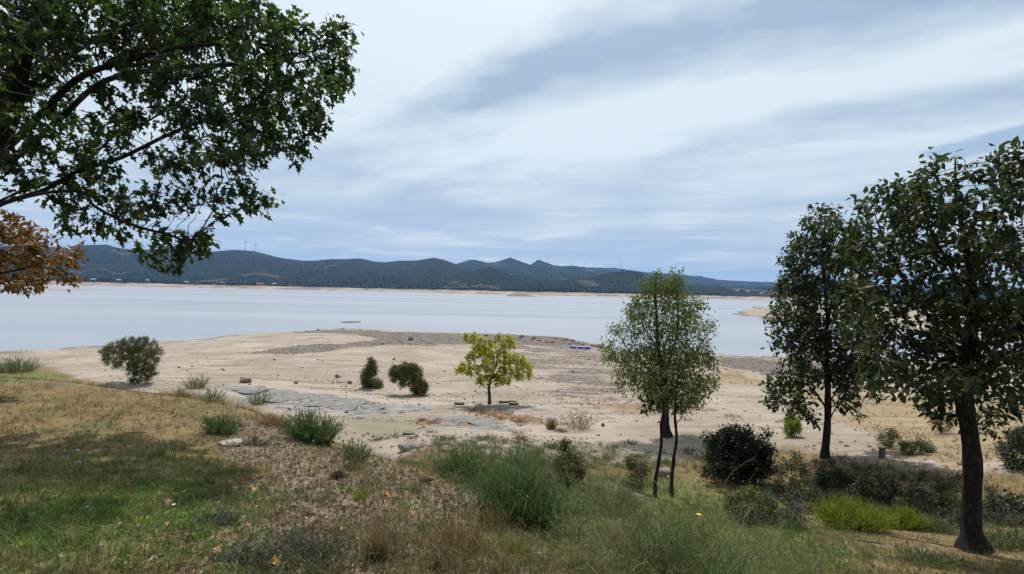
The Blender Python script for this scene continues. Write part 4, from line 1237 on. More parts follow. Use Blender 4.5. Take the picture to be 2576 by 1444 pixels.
# ---- bushes with woody stems and small leaves
def bush(name, label, base_px, lumps, n_att, leafsize, mat, seed, per=5.0, step=0.1, cat='bush', group=None, tmpl=OVATE, Ydep=0.35, stems=4, tip=3, hang=0.1):
    r = np.random.default_rng(seed)
    g = G(*base_px)
    Y0 = float(g[1])
    att = lumps_to_attract([(a, b_, c, Y0 + r.uniform(-1, 1) * Ydep) for a, b_, c in lumps], int(n_att * 2.6), r)
    keep = att[:, 2] > terr(att[:, 0], att[:, 1]) + 0.02
    att = att[keep]
    root = thing(name, label, cat, g, group)
    paths = []
    cen = att.mean(0)
    for k in range(stems):
        q = att[r.integers(len(att))] * .5 + cen * .5
        s0 = g + np.array((r.normal(0, .05), r.normal(0, .05), -0.03))
        paths.append((np.array([s0 + (q - s0) * t + np.array((0, 0, .0)) for t in np.linspace(0, .5, 4)]), None))
    step *= .72
    leafsize *= .7
    pos, par, pid = colonize(paths, att, step, step * 1.3, 3.0, 70, 0.0, r)
    n = len(pos)
    kids = [[] for _ in range(n)]
    for i, p in enumerate(par):
        if p >= 0: kids[p].append(i)
    rad = np.zeros(n); dep = np.zeros(n, int)
    for i in range(n - 1, -1, -1):
        if not kids[i]: rad[i] = .003
        else:
            rad[i] = sum(rad[k] ** 2.4 for k in kids[i]) ** (1 / 2.4); dep[i] = 1 + max(dep[k] for k in kids[i])
    tubes = []; done = set()
    for i in range(n):
        if i in done: continue
        ch = ([par[i]] if par[i] >= 0 else []) + [i]; done.add(i)
        while kids[ch[-1]]:
            c = max(kids[ch[-1]], key=lambda q: rad[q])
            if c in done: break
            ch.append(c); done.add(c)
        if len(ch) > 1: tubes.append(tube(pos[ch], rad[ch], 4, False))
    V, F = join(tubes)
    part('stems', root, V, F, M['stem'], True)
    sel = np.nonzero(dep <= tip)[0]
    idx = np.repeat(sel, r.poisson(per * 5.5, len(sel)))
    m = len(idx)
    P = pos[idx] + r.normal(0, .8 * step, (m, 3))
    P[:, 2] = np.maximum(P[:, 2], terr(P[:, 0], P[:, 1]) + .01)
    out = P - cen
    out /= np.linalg.norm(out, axis=1)[:, None] + 1e-9
    Dv = out * .5 + r.normal(0, .6, (m, 3)) + np.array((0, 0, .25 - hang))
    Up = np.tile((0, 0, 1.), (m, 1)) + r.normal(0, .7, (m, 3))
    V, F, nf = leaf_cloud(P, Dv, Up, leafsize * r.uniform(.6, 1.3, m), tmpl)
    rnd = np.clip(.6 * r.random(m) + .4 * r.random(n)[idx], 0, 1)
    part('foliage', root, V, F, mat, False, {'rnd': ('FACE', 'FLOAT', np.repeat(rnd, nf))}, kind='stuff')
    return root


bush('willow_bush', 'round olive willow bush leaning over the far edge of the turf', (352, 964), [(300, 893, 38), (272, 890, 20), (330, 880, 36), (365, 875, 30), (385, 890, 24), (360, 910, 36), (350, 935, 28), (375, 930, 22), (325, 910, 26), (372, 950, 18), (345, 952, 16)],
     650, 0.085, M['bush_leaf'], 31, 6.0, 0.11)
bush('willow_bush', 'narrow upright willow bush standing on open sand', (930, 977), [(935, 912, 11), (932, 925, 13), (925, 942, 17), (938, 938, 12), (925, 960, 16), (945, 970, 17), (932, 972, 14)], 420, 0.12, M['bush_leaf'], 32, 6.0, 0.13)
bush('willow_bush', 'rounded willow bush on the sand leaning well off its single foot', (1053, 994), [(1000, 940, 22), (1022, 932, 20), (1040, 940, 22), (1018, 952, 22), (1045, 962, 22), (1060, 972, 18), (1052, 984, 16)], 520, 0.115, M['bush_leaf'], 33, 6.0, 0.12)
bush('holly_bush', 'big rounded near-black bush at the end of the hollow by the saplings', (1855, 1222), [(1798, 1112, 20), (1830, 1106, 26), (1868, 1098, 18), (1903, 1118, 20), (1925, 1132, 20), (1790, 1145, 18), (1838, 1130, 44), (1888, 1150, 40), (1822, 1175, 34), (1868, 1188, 36), (1908, 1185, 24), (1936, 1160, 12), (1776, 1092, 9), (1930, 1085, 9), (1850, 1072, 10), (1880, 1080, 8), (1950, 1185, 12), (1775, 1185, 14)],
     900, 0.10, M['holly_leaf'], 34, 7.0, 0.12, Ydep=.5)
bush('bramble_bush', 'thin dark bramble with bare stems between the near-black bush and the slim oak', (1985, 1222), [(1970, 1174, 15), (2005, 1154, 17), (2020, 1189, 15), (1960, 1214, 20), (2000, 1219, 20)], 260, 0.085, M['bush_leaf'], 35, 2.0, 0.11)
bush('bramble_bush', 'dense clipped-looking green black bush at the foot of the slim oak', (2095, 1225), [(2075, 1204, 21), (2110, 1199, 21), (2060, 1229, 17), (2115, 1229, 20), (2140, 1214, 15)], 420, 0.075, M['bramble_leaf'], 36, 4.0, 0.09)
bush('bramble_bush', 'dark tangled bramble in the hollow below the wooden post', (2215, 1262), [(2170, 1219, 21), (2210, 1209, 20), (2240, 1229, 21), (2190, 1249, 23), (2150, 1259, 21), (2230, 1264, 20)], 420, 0.085, M['bramble_leaf'], 37, 2.6, 0.10)
bush('bramble_bush', 'low brown tinged bramble between post and thick leaning trunk', (2340, 1290), [(2300, 1239, 19), (2330, 1254, 20), (2370, 1269, 20), (2290, 1279, 20), (2350, 1294, 19), (2400, 1294, 17)], 360, 0.085, M['bramble_leaf'], 38, 2.6, 0.10)
bush('bramble_bush', 'bramble mound spreading beyond the thick leaning trunk under dry grass', (2525, 1300), [(2500, 1269, 19), (2540, 1259, 20), (2575, 1284, 20), (2520, 1299, 20), (2560, 1314, 17), (2600, 1294, 23)], 380, 0.085, M['bramble_leaf'], 39, 2.6, 0.10)
bush('bramble_bush', 'dark bramble directly behind the yellow green heath bushes', (2090, 1290), [(2060, 1264, 17), (2100, 1259, 19), (2140, 1274, 17), (2030, 1279, 17), (2180, 1286, 17)], 340, 0.08, M['bramble_leaf'], 40, 2.6, 0.10)
bush('bramble_bush', 'black shaded bramble filling the deepest part of the hollow', (2020, 1262), [(1960, 1239, 20), (2000, 1244, 21), (2045, 1249, 21), (2080, 1259, 20), (1930, 1249, 17)], 420, 0.085, M['bramble_leaf'], 41, 2.6, 0.10)
bush('bramble_bush', 'bramble under the brown tinged one, at the back of the dull heath clump', (2420, 1330), [(2380, 1314, 17), (2420, 1314, 17), (2350, 1324, 15), (2300, 1314, 17), (2260, 1304, 17)], 380, 0.085, M['bramble_leaf'], 53, 2.6, 0.10)
bush('leafy_bush', 'blue green leafy bush at the dry grass edge right past the thick trunk', (2560, 1185), [(2545, 1130, 26), (2575, 1110, 36), (2560, 1160, 30), (2600, 1140, 40)], 300, 0.085, M['grey_plant'], 42, 5.0, 0.10)
bush('willow_bush', 'small yellow green bush on pale sand beside the slim oak', (1990, 1096), [(1990, 1060, 16), (1995, 1075, 18), (1988, 1085, 14)], 150, 0.095, M['heath'], 43, 5.0, 0.10)
bush('willow_bush', 'small sparse russet bush on the dry grass behind the thick trunk', (2370, 1090), [(2355, 1062, 16), (2385, 1058, 16), (2372, 1072, 18)], 120, 0.08, M['red_leaf'], 44, 3.0, 0.11)
bush('leafy_bush', 'low green scrub patch on dry grass above the wooden post', (2310, 1142), [(2285, 1128, 14), (2310, 1122, 16), (2335, 1130, 16), (2270, 1118, 10)], 160, 0.075, M['broom'], 45, 5.0, 0.09)
bush('leafy_bush', 'small dark green bush just behind the wooden post', (2235, 1126), [(2220, 1105, 14), (2245, 1095, 15), (2232, 1113, 13)], 120, 0.07, M['bush_leaf'], 46, 4.0, 0.09)
bush('wild_bush', 'leafy green weed thicket with pale seed heads below the near-black bush', (1890, 1312), [(1850, 1270, 30), (1890, 1262, 34), (1925, 1275, 32), (1870, 1292, 28), (1940, 1300, 22)], 380, 0.055, M['leafy_plant'], 47, 5.0, 0.075)
bush('wild_bush', 'dark spreading weed clump at the corner of the foreground turf', (1895, 1325), [(1880, 1308, 20), (1915, 1310, 20), (1940, 1318, 16)], 180, 0.05, M['bramble_leaf'], 48, 5.0, 0.06)
bush('wild_bush', 'upright pale leaved weed next to the larger heath bush', (1992, 1332), [(1985, 1260, 18), (2000, 1280, 20), (1975, 1290, 20), (2005, 1305, 20), (1985, 1315, 20)], 220, 0.055, M['grey_plant'], 49, 4.0, 0.075)
bush('shrub', 'small dark leafed shrub with a thin upright leader amid the green broom', (1425, 1245), [(1420, 1130, 16), (1440, 1160, 26), (1410, 1170, 22), (1455, 1190, 22), (1425, 1205, 20)], 200, 0.06, M['bush_leaf'], 50, 4.0, 0.08)
bush('shrub', 'brown leaved shrub standing just beside the saplings', (1605, 1240), [(1590, 1170, 22), (1615, 1180, 20), (1600, 1205, 24), (1585, 1215, 18)], 190, 0.06, M['bush_leaf'], 52, 4.0, 0.075)


# ---- broom, heath and grass clumps: many thin upright stems from one foot
def spray(name, label, base_px, w_px, h_px, n, mat, seed, cat='shrub', group=None, width=0.006, lean=0.5, curve=0.3, twigs=2, segs=4, needle=0, needle_len=0.03, up=1.0):
    r = np.random.default_rng(seed)
    g = G(*base_px)
    Y0 = g[1]
    W, H = w_px * Y0 / FPX / 2, h_px * Y0 / FPX
    root = thing(name, label, cat, g, group)
    th = r.uniform(0, 2 * np.pi, n); rho = np.sqrt(r.random(n))
    foot = np.c_[g[0] + np.cos(th) * rho * W * .55, g[1] + np.sin(th) * rho * W * .55]
    fz = terr(foot[:, 0], foot[:, 1])
    tipo = np.c_[np.cos(th) * rho * W, np.sin(th) * rho * W] * (0.45 + lean * r.random((n, 1))) + r.normal(0, W * .12, (n, 2))
    hh = H * (1 - .45 * rho ** 2) * r.uniform(.55, 1.08, n)
    Ps = []
    t = np.linspace(0, 1, segs + 1)
    b0 = np.c_[foot, fz - .02]
    bend = tipo * curve
    for q in t:
        Ps.append(b0 + np.c_[tipo * (q * (1 - curve) + q * q * curve), hh * (q - .12 * curve * q * q)])
    Ps = np.stack(Ps, 1)                       # n, segs+1, 3
    if twigs:
        k = r.integers(1, segs, (n, twigs))
        tw = []
        for j in range(twigs):
            s0 = Ps[np.arange(n), k[:, j]]
            L = hh * r.uniform(.22, .5, n)
            dv = r.normal(0, .45, (n, 3)); dv[:, 2] = r.uniform(.5, 1.2, n) * up
            dv /= np.linalg.norm(dv, axis=1)[:, None]
            tw.append(np.stack([s0 + dv * L[:, None] * q + np.array((0, 0, -.1)) * (L * q * q)[:, None] for q in t], 1))
        Ps = np.concatenate([Ps] + tw, 0)
    N = len(Ps)
    a = r.uniform(0, np.pi, N)
    side = np.c_[np.cos(a), np.sin(a), np.zeros(N)]
    ww = width * r.uniform(.6, 1.3, N)
    prof = np.linspace(1, .25, segs + 1)
    Lf = Ps - side[:, None] * (ww[:, None] * prof)[..., None]
    Rt = Ps + side[:, None] * (ww[:, None] * prof)[..., None]
    V = np.stack([Lf, Rt], 2).reshape(-1, 3)
    base = (np.arange(N) * (segs + 1) * 2)[:, None]
    s = (np.arange(segs) * 2)[None]
    F = np.stack([base + s, base + s + 1, base + s + 3, base + s + 2], -1).reshape(-1, 4)
    rnd = np.repeat(r.random(N), segs)
    part('stems', root, V, F, mat, False, {'rnd': ('FACE', 'FLOAT', rnd)}, kind='stuff')
    if needle:
        i = r.integers(0, N, needle); q = r.uniform(.25, 1, needle) * segs
        i0 = np.minimum(q.astype(int), segs - 1)
        P = Ps[i, i0] * (1 - (q - i0))[:, None] + Ps[i, i0 + 1] * (q - i0)[:, None]
        Dv = r.normal(0, .7, (needle, 3)) + np.array((0, 0, .6))
        Up = r.normal(0, 1, (needle, 3))
        V, F, nf = leaf_cloud(P, Dv, Up, needle_len * r.uniform(.6, 1.3, needle), OVATE)
        part('foliage', root, V, F, mat, False, {'rnd': ('FACE', 'FLOAT', np.repeat(r.random(needle), nf))}, kind='stuff')
    return root


BR = 'green broom bushes along the bank edge'
spray('broom_bush', 'largest dark green broom bush on the slope beside bare soil', (1305, 1322), 250, 190, 620, M['broom'], 60, 'bush', BR, .006, .7, .35, 3, 4, 2600, .028)
spray('broom_bush', 'dense green broom bush against the beach, just beyond the litter bank', (1170, 1216), 170, 105, 380, M['broom'], 61, 'bush', BR, .007, .6, .3, 3, 4, 1600, .03)
spray('broom_bush', 'pale green broom bush behind the largest broom', (1330, 1190), 190, 75, 320, M['broom_pale'], 62, 'bush', BR, .008, .6, .3, 2, 4, 1200, .035)
spray('broom_bush', 'round green broom bush on the brow of the bank above the grey slabs', (785, 1112), 135, 95, 320, M['broom'], 63, 'bush', BR, .008, .7, .3, 3, 4, 1200, .03)
spray('broom_bush', 'small green broom bush amid brown turf near the pale flat stone', (560, 1090), 100, 58, 220, M['broom'], 64, 'bush', BR, .007, .7, .3, 2, 4, 700, .028)
spray('broom_bush', 'wispy broom tuft on the bank behind small dark plants', (895, 1158), 75, 62, 140, M['broom_pale'], 65, 'bush', BR, .006, .7, .3, 2, 4, 400, .026)
spray('broom_bush', 'grey green broom tuft at the brow, next to a yellowed clump', (530, 1010), 85, 42, 150, M['broom'], 66, 'bush', BR, .009, .7, .3, 2, 4, 400, .035)
spray('broom_bush', 'olive broom tuft on the brow close to the round willow bush', (492, 978), 62, 44, 150, M['bush_leaf'], 67, 'bush', BR, .010, .6, .2, 2, 4, 400, .04)
spray('broom_bush', 'thin broom with two long wands in front of the grey slabs', (652, 1018), 60, 50, 120, M['broom'], 68, 'bush', BR, .008, .7, .3, 2, 4, 250, .03)
spray('broom_bush', 'soft green broom bush at the far edge of the lawn by bright turf', (40, 936), 110, 50, 320, M['broom'], 69, 'bush', BR, .012, .7, .4, 2, 4, 900, .045)
spray('broom_bush', 'tall mixed green broom in the near turf among long dry stalks', (1700, 1470), 300, 190, 420, M['broom'], 70, 'bush', BR, .0035, .8, .4, 3, 4, 1800, .018)
spray('broom_bush', 'pale broom patch in shade of the saplings with long arched grass', (1540, 1290), 170, 95, 260, M['broom_pale'], 71, 'bush', BR, .005, .9, .5, 2, 4, 900, .025)
spray('heath_bush', 'largest bright yellow green heath bush near the thick leaning trunk', (2140, 1332), 165, 88, 760, M['heath'], 72, 'bush', 'bright heath bushes', .007, .6, .1, 3, 4, 2200, .022)
spray('heath_bush', 'smaller yellow green heath bush next to the thick leaning trunk', (2272, 1332), 95, 68, 420, M['heath'], 73, 'bush', 'bright heath bushes', .006, .6, .1, 3, 4, 1100, .022)
spray('heath_bush', 'dull green heath clump at the shaded end of the heath bushes', (2350, 1338), 90, 40, 240, M['broom'], 74, 'bush', 'bright heath bushes', .005, .7, .2, 2, 4, 600, .022)
spray('twiggy_bush', 'leafless straw coloured twiggy bush on sand in front of the birch', (1452, 1080), 85, 62, 110, M['dry_twig'], 75, 'bush', None, .008, 1.0, .1, 3, 4)
spray('grass_clump', 'dark brown dead tuft beside the leafless twiggy bush', (1386, 1080), 34, 34, 130, M['bush_leaf'], 76, 'grass clump', None, .008, .5, .1, 2, 3)
spray('grass_clump', 'low brown mound of dead grass touching the leafless twiggy bush', (1410, 1086), 42, 16, 110, M['red_grass'], 77, 'grass clump', None, .008, .7, .3, 1, 3)
spray('grass_clump', 'dense brown grass clump standing alone in pale litter', (948, 1408), 62, 115, 260, M['dry_grass'], 78, 'grass clump', None, .0028, .6, .3, 1, 5)
spray('grass_clump', 'wide brown grass clump mixed with green blades beside bare soil', (1150, 1405), 150, 130, 340, M['dry_grass'], 79, 'grass clump', None, .0028, .8, .45, 1, 5)
spray('grass_clump', 'fresh bright green grass clump below the largest broom', (1282, 1400), 120, 75, 340, M['heath'], 80, 'grass clump', None, .003, .9, .5, 0, 5)
spray('grass_clump', 'yellow green grass clump low on the litter bank', (905, 1256), 44, 46, 130, M['heath'], 81, 'grass clump', None, .003, .6, .3, 0, 5)
spray('grass_clump', 'small fresh grass tuft beside a dark cone on the litter bank', (1045, 1238), 36, 30, 90, M['heath'], 82, 'grass clump', None, .003, .7, .3, 0, 5)
spray('grass_clump', 'rusty dry grass clump next to the largest broom', (1235, 1330), 100, 70, 200, M['dry_grass'], 83, 'grass clump', None, .0035, .8, .5, 1, 5)
spray('grass_clump', 'tan seed grass clump on the near turf among green weeds', (1560, 1400), 200, 90, 330, M['dry_grass'], 84, 'grass clump', None, .0028, .9, .4, 1, 5)
spray('grass_clump', 'upright fresh green grass clump between tan seed grass and the saplings', (1600, 1345), 95, 62, 230, M['broom'], 85, 'grass clump', None, .0035, .6, .3, 0, 5)
spray('grass_clump', 'yellowed grass clump on the brow beside the olive broom tuft', (455, 998), 70, 34, 150, M['dry_grass'], 86, 'grass clump', None, .006, .8, .4, 1, 4)
spray('grass_clump', 'reddish grass clump on the brow of the litter bank', (690, 1070), 90, 36, 200, M['red_grass'], 87, 'grass clump', None, .005, .8, .4, 1, 4)
spray('grass_clump', 'bright green weed tuft on trampled turf near the pale flat stone', (570, 1155 + 315 - 280), 52, 24, 120, M['heath'], 88, 'grass clump', None, .004, .9, .5, 0, 4)
spray('weed_plant', 'grey green feathery weed spreading over pale litter', (745, 1420), 260, 95, 330, M['grey_plant'], 89, 'weed', None, .0022, .9, .3, 3, 4, 2600, .016)
spray('weed_plant', 'dark sooty low weed on trampled turf beside a tan fallen leaf', (612, 1412), 130, 46, 200, M['grey_plant'], 90, 'weed', None, .0022, .9, .3, 3, 4, 1400, .016)
spray('weed_plant', 'bluish low weed beside a thin stick on trampled turf', (555, 1318), 110, 42, 170, M['grey_plant'], 91, 'weed', None, .0025, .9, .3, 2, 4, 1100, .017)
spray('weed_plant', 'dusty low weed next to the pale flat stone', (640, 1140 - 20), 70, 26, 110, M['grey_plant'], 92, 'weed', None, .003, .9, .3, 2, 4, 500, .018)
spray('weed_plant', 'dark green sprawling weed close to the thick leaning trunk', (2330, 1420), 140, 52, 200, M['broom'], 93, 'weed', None, .003, .9, .4, 2, 4, 1200, .02)
spray('fern_plant', 'pale green fern patch just past the thick leaning trunk', (2540, 1375), 150, 55, 220, M['broom_pale'], 94, 'fern', None, .005, 1.0, .6, 2, 4, 1500, .035)
spray('weed_plant', 'glossy green rosette weed at the bottom of the turf beside a cone', (600, 1450), 120, 34, 140, M['heath'], 95, 'weed', None, .005, 1.0, .6, 0, 4)
spray('weed_plant', 'dark sooty weed on the litter brow below the wispy broom', (890, 1180), 60, 36, 110, M['bush_leaf'], 96, 'weed', None, .004, .8, .3, 2, 4, 300, .022)
spray('broom_bush', 'fine bare broom twigs rising from the wide brown grass clump', (1165, 1395), 110, 150, 26, M['stem'], 97, 'bush', BR, .003, .9, .1, 3, 5)


# ---- scattered small clumps of the same kinds on beach and slope
def clump_field(name, labels, zone_px, count, mat, seed, w, h, n, group, cat='grass clump'):
    r = np.random.default_rng(seed)
    Pz = np.array(zone_px, float)
    k = 0
    while k < count:
        c = Pz[r.integers(len(Pz))]
        px, py = c[0] + r.normal(0, c[2]), c[1] + r.normal(0, c[3])
        if not (0 < px < 2575 and py < 1440): continue
        f = r.uniform(.6, 1.4)
        spray(name, labels, (px, py), w * f, h * f, n, mat, seed * 100 + k, cat, group, .007, .9, .4, 1, 3)
        k += 1


clump_field('scrub_tuft', 'low olive scrub tuft on sandy stones at the foot of the slope', [(1550, 1165, 80, 12), (1300, 1120, 110, 8), (1650, 1150, 60, 15), (1100, 1105, 70, 8)], 34, M['broom'], 201, 42, 18, 70, 'scrub tufts at the slope foot')
clump_field('scrub_tuft', 'small brown scrub tuft on sandy stones at the foot of the slope', [(1500, 1150, 120, 14), (1150, 1110, 110, 10), (1000, 1120, 70, 10)], 26, M['red_grass'], 202, 40, 15, 60, 'brown scrub tufts at the slope foot')
clump_field('scrub_tuft', 'reddish dry tuft on the sand in front of the yellow tree', [(1200, 1034, 40, 4), (1330, 1056, 60, 5), (1090, 1060, 40, 5), (960, 1042, 60, 5)], 26, M['red_grass'], 203, 30, 9, 50, 'reddish tufts round the grey slabs')


clump_field('scrub_tuft', 'sparse straw tuft on open sand between twiggy bush and birch', [(1560, 1020, 60, 12), (1650, 1035, 50, 10), (1480, 1000, 50, 8), (1780, 1050, 40, 10)], 24, M['dry_grass'], 204, 30, 8, 45, 'straw tufts on the open sand')


# ---- long stalks
def stalk(label, pts_px, Y, mat, seed, side=5, name='wild_stalk'):
    r = np.random.default_rng(seed)
    P = spline([A3(a, b_, Y + .05 * i) for i, (a, b_) in enumerate(pts_px)], 12)
    P[0, 2] = min(P[0, 2], float(terr(P[:1, 0], P[:1, 1])[0])) - .02
    root = thing(name, label, 'plant', P[0])
    V, F = tube(P, np.linspace(.006, .002, 12), 5)
    part('stem', root, V, F, mat, True, {'rnd': ('FACE', 'FLOAT', np.full(len(F), .4))})
    for k in range(side):
        i = 4 + int(7 * k / side)
        dv = (P[min(i + 1, 11)] - P[i - 1]); dv /= np.linalg.norm(dv)
        dv = dv * .8 + np.array((r.normal(0, .5), r.normal(0, .4), .1))
        L = r.uniform(.10, .22)
        Q = np.array([P[i] + dv * L * t + np.array((0, 0, -.05 * t * t)) for t in np.linspace(0, 1, 5)])
        V, F = tube(Q, np.linspace(.003, .0012, 5), 4)
        part('side_shoot', root, V, F, mat, True, {'rnd': ('FACE', 'FLOAT', np.full(len(F), r.random()))})


def stalk_at(label, pts, mat, seed, side=5):
    g = G(*pts[0])
    stalk(label, pts, float(g[1]), mat, seed, side)


stalk_at('tall arching green stalk with side shoots across the near-black bush', [(1800, 1300), (1815, 1230), (1850, 1180), (1905, 1145)], M['heath'], 301, 7)
stalk_at('long pale green stalk bending low beside the leafy weed thicket', [(1900, 1320), (1860, 1265), (1830, 1235), (1800, 1200)], M['broom_pale'], 302, 5)
stalk_at('thin green leader rising out of the leafy weed thicket', [(1915, 1310), (1925, 1240), (1935, 1190)], M['heath'], 303, 4)
stalk_at('long leaning dry stalk crossing the feathery grey weed', [(690, 1400), (720, 1355), (760, 1300)], M['dry_twig'], 304, 2)
stalk_at('thin dark dead stem on bare soil under the largest broom', [(1455, 1385), (1455, 1340), (1457, 1320)], M['stem'], 305, 3)
stalk_at('grey branching dead stem on the litter bank', [(1120, 1330), (1115, 1260), (1090, 1215)], M['stem'], 306, 6)
stalk_at('thin bare stem standing in scrub beside the small dark shrub', [(1445, 1230), (1440, 1170), (1435, 1110)], M['stem'], 307, 5)
stalk_at('tall thin wand on the brow in front of pale sand', [(650, 1010), (655, 975), (668, 940)], M['broom'], 308, 2)

# ------------------------------------------------------------------ ground scatter (uncountable)
protos = bpy.data.collections.new('scatter_pieces')      # never linked: only instanced by the scatter objects


def blade_piece(n, h, w, lean, mat, seed, flat=0.0):
    r = np.random.default_rng(seed)
    Vs, Fs, c = [], [], 0
    for k in range(n):
        a = r.uniform(0, 2 * np.pi); L = h * r.uniform(.5, 1.2); ln = lean * r.uniform(.3, 1.2)
        d = np.array((np.cos(a), np.sin(a), 0)); s = np.array((-np.sin(a), np.cos(a), 0)) * w * r.uniform(.6, 1.2)
        b0 = np.array((r.normal(0, .25 * h), r.normal(0, .25 * h), 0))
        p1 = b0 + d * L * ln * .4 + np.array((0, 0, L * .6)); p2 = b0 + d * L * ln + np.array((0, 0, L * (1 - .35 * ln)))
        Vs += [b0 - s, b0 + s, p1 - s * .8, p1 + s * .8, p2]
        Fs += [(c, c + 1, c + 3), (c, c + 3, c + 2), (c + 2, c + 3, c + 4)]
        c += 5
    return mesh_np('piece', np.array(Vs), np.array(Fs), mat)


def leaf_piece(tmpl, size, mat, seed, curl=.3):
    V, F = tmpl
    r = np.random.default_rng(seed)
    V = V.copy() * size
    V[:, 2] = np.abs(V[:, 0]) * curl * 2 + r.normal(0, .05 * size, len(V)) + .004
    V[:, 1] -= size * .5
    return mesh_np('piece', V, F, mat)


def rock_mesh(r, sub=2, flat=.6, rough=.25):
    import bmesh
    bm = bmesh.new()
    bmesh.ops.create_icosphere(bm, subdivisions=sub, radius=1)
    V = np.array([v.co[:] for v in bm.verts]); F = np.array([[v.index for v in f.verts] for f in bm.faces])
    bm.free()
    o = r.uniform(0, 100, 3)
    n1 = fbm(V[:, 0] * 1.1 + V[:, 2] + o[0], V[:, 1] * 1.1 - V[:, 2] * .7 + o[1], int(o[2]), 3) * 2
    V = V * (1 + rough * n1)[:, None]
    # break into facets
    for k in range(5):
        d = r.normal(0, 1, 3); d /= np.linalg.norm(d)
        lim = r.uniform(.55, .85)
        over = np.maximum(V @ d - lim, 0)
        V = V - over[:, None] * d * .85
    V[:, 2] *= flat
    return V, F


def scatter(name, label, xs, ys, pieces, seed, smin, smax, tilt=.15, kind='stuff', cat='grass', lift=0.0):
    r = np.random.default_rng(seed)
    n = len(xs)
    zs = terr(xs, ys) + lift
    col = bpy.data.collections.new(name + '_pieces')
    for k, me in enumerate(pieces):
        o = bpy.data.objects.new('%02d_piece' % k, me)
        col.objects.link(o)
    me = bpy.data.meshes.new(name)
    me.vertices.add(n)
    me.vertices.foreach_set('co', np.c_[xs, ys, zs].astype(np.float32).ravel())
    for an, typ, data in (('rot', 'FLOAT_VECTOR', np.c_[r.normal(0, tilt, n), r.normal(0, tilt, n), r.uniform(0, 6.283, n)]),
                          ('scl', 'FLOAT', r.uniform(smin, smax, n)), ('idx', 'INT', r.integers(0, len(pieces), n))):
        a = me.attributes.new(an, typ, 'POINT')
        a.data.foreach_set('vector' if typ == 'FLOAT_VECTOR' else 'value', np.ascontiguousarray(data, np.int32 if typ == 'INT' else np.float32).ravel())
    o = obj(name, me)
    ng = bpy.data.node_groups.new(name + '_nodes', 'GeometryNodeTree')
    ng.interface.new_socket('Geometry', in_out='INPUT', socket_type='NodeSocketGeometry')
    ng.interface.new_socket('Geometry', in_out='OUTPUT', socket_type='NodeSocketGeometry')
    N = ng.nodes; L = ng.links
    gi, go = N.new('NodeGroupInput'), N.new('NodeGroupOutput')
    ci = N.new('GeometryNodeCollectionInfo'); ci.inputs['Collection'].default_value = col
    ci.inputs['Separate Children'].default_value = True; ci.inputs['Reset Children'].default_value = True
    ip = N.new('GeometryNodeInstanceOnPoints'); ip.inputs['Pick Instance'].default_value = True

    def na(nm, typ):
        x = N.new('GeometryNodeInputNamedAttribute'); x.data_type = typ; x.inputs['Name'].default_value = nm
        return x.outputs['Attribute']
    e = N.new('FunctionNodeEulerToRotation')
    L.new(na('rot', 'FLOAT_VECTOR'), e.inputs[0])
    L.new(gi.outputs[0], ip.inputs['Points']); L.new(ci.outputs[0], ip.inputs['Instance'])
    L.new(na('idx', 'INT'), ip.inputs['Instance Index']); L.new(e.outputs[0], ip.inputs['Rotation']); L.new(na('scl', 'FLOAT'), ip.inputs['Scale'])
    L.new(ip.outputs[0], go.inputs[0])
    md = o.modifiers.new('scatter', 'NODES'); md.node_group = ng
    tag(o, label, cat, kind=kind)
    return o


def sample(n, rmin, rmax, seed, amax=56, power=1.0):
    r = np.random.default_rng(seed)
    a = np.radians(r.uniform(-amax, amax, n))
    q = rmin * (rmax / rmin) ** (r.random(n) ** power)
    return q * np.sin(a), q * np.cos(a), r.random(n)


x, y, u = sample(62000, 2.2, 18, 401)
lt = z_litter(x, y); bk = zbank(x, y)
k = (u < bk * (1 - .3 * lt) * (.35 + .65 * sst(fbm(x / .5, y / .5, 71, 3), -.15, .12)))
scatter('grass', 'short straw and olive turf on the bank', x[k], y[k], [blade_piece(7, .04, .0016, .9, M['grass_inst'], s) for s in range(3)] + [blade_piece(7, .045, .0014, 1.1, M['straw_inst'], 10 + s) for s in range(2)], 402, .6, 1.5)
x, y, u = sample(40000, 2.2, 20, 403)
k = u < np.clip(z_green1(x, y) + z_green2(x, y) + .8 * z_green3(x, y) + .4 * z_green5(x, y), 0, 1) * (1 - z_soil(x, y))
scatter('fresh_grass', 'fresh green grass in damp hollows of the bank', x[k], y[k], [blade_piece(8, .055, .0022, .8, M['green_inst'], 20 + s) for s in range(3)], 404, .6, 1.6)
x, y, u = sample(52000, 2.2, 26, 405)
k = (u < zbank(x, y) * (.05 + .22 * sst(fbm(x / .9, y / .9, 73, 3), 0, .2) + .55 * sst(seg_dist(x, y, BANK), 2.2, .3)) * (1 - .5 * z_green1(x, y)))
scatter('dry_grass', 'dry straw coloured grass along the bank and its brow', x[k], y[k], [blade_piece(9, .16, .0022, .7, M['straw_inst'], 30 + s) for s in range(3)] + [blade_piece(8, .13, .0022, .7, M['grass_inst'], 36)], 406, .5, 1.4)
x, y, u = sample(30000, 12, 75, 407)
k = u < .75 * z_dry1(x, y) * (.3 + .7 * sst(fbm(x / 2, y / 2, 75, 3), -.1, .1))
scatter('beach_grass', 'thin dry grass over the sandy flat behind the oaks', x[k], y[k], [blade_piece(9, .10, .004, .8, M['straw_inst'], 40 + s) for s in range(3)], 408, .5, 1.4)
x, y, u = sample(16000, 18, 45, 409)
k = u < np.clip(z_red1(x, y) + z_red2(x, y) + .35 * z_red3(x, y), 0, 1)
scatter('red_stubble', 'reddish dead stubble in bands round the grey slabs', x[k], y[k], [blade_piece(8, .10, .005, .6, M['red_inst'], 50 + s) for s in range(3)], 410, .5, 1.5)
x, y, u = sample(52000, 2.2, 14, 411)
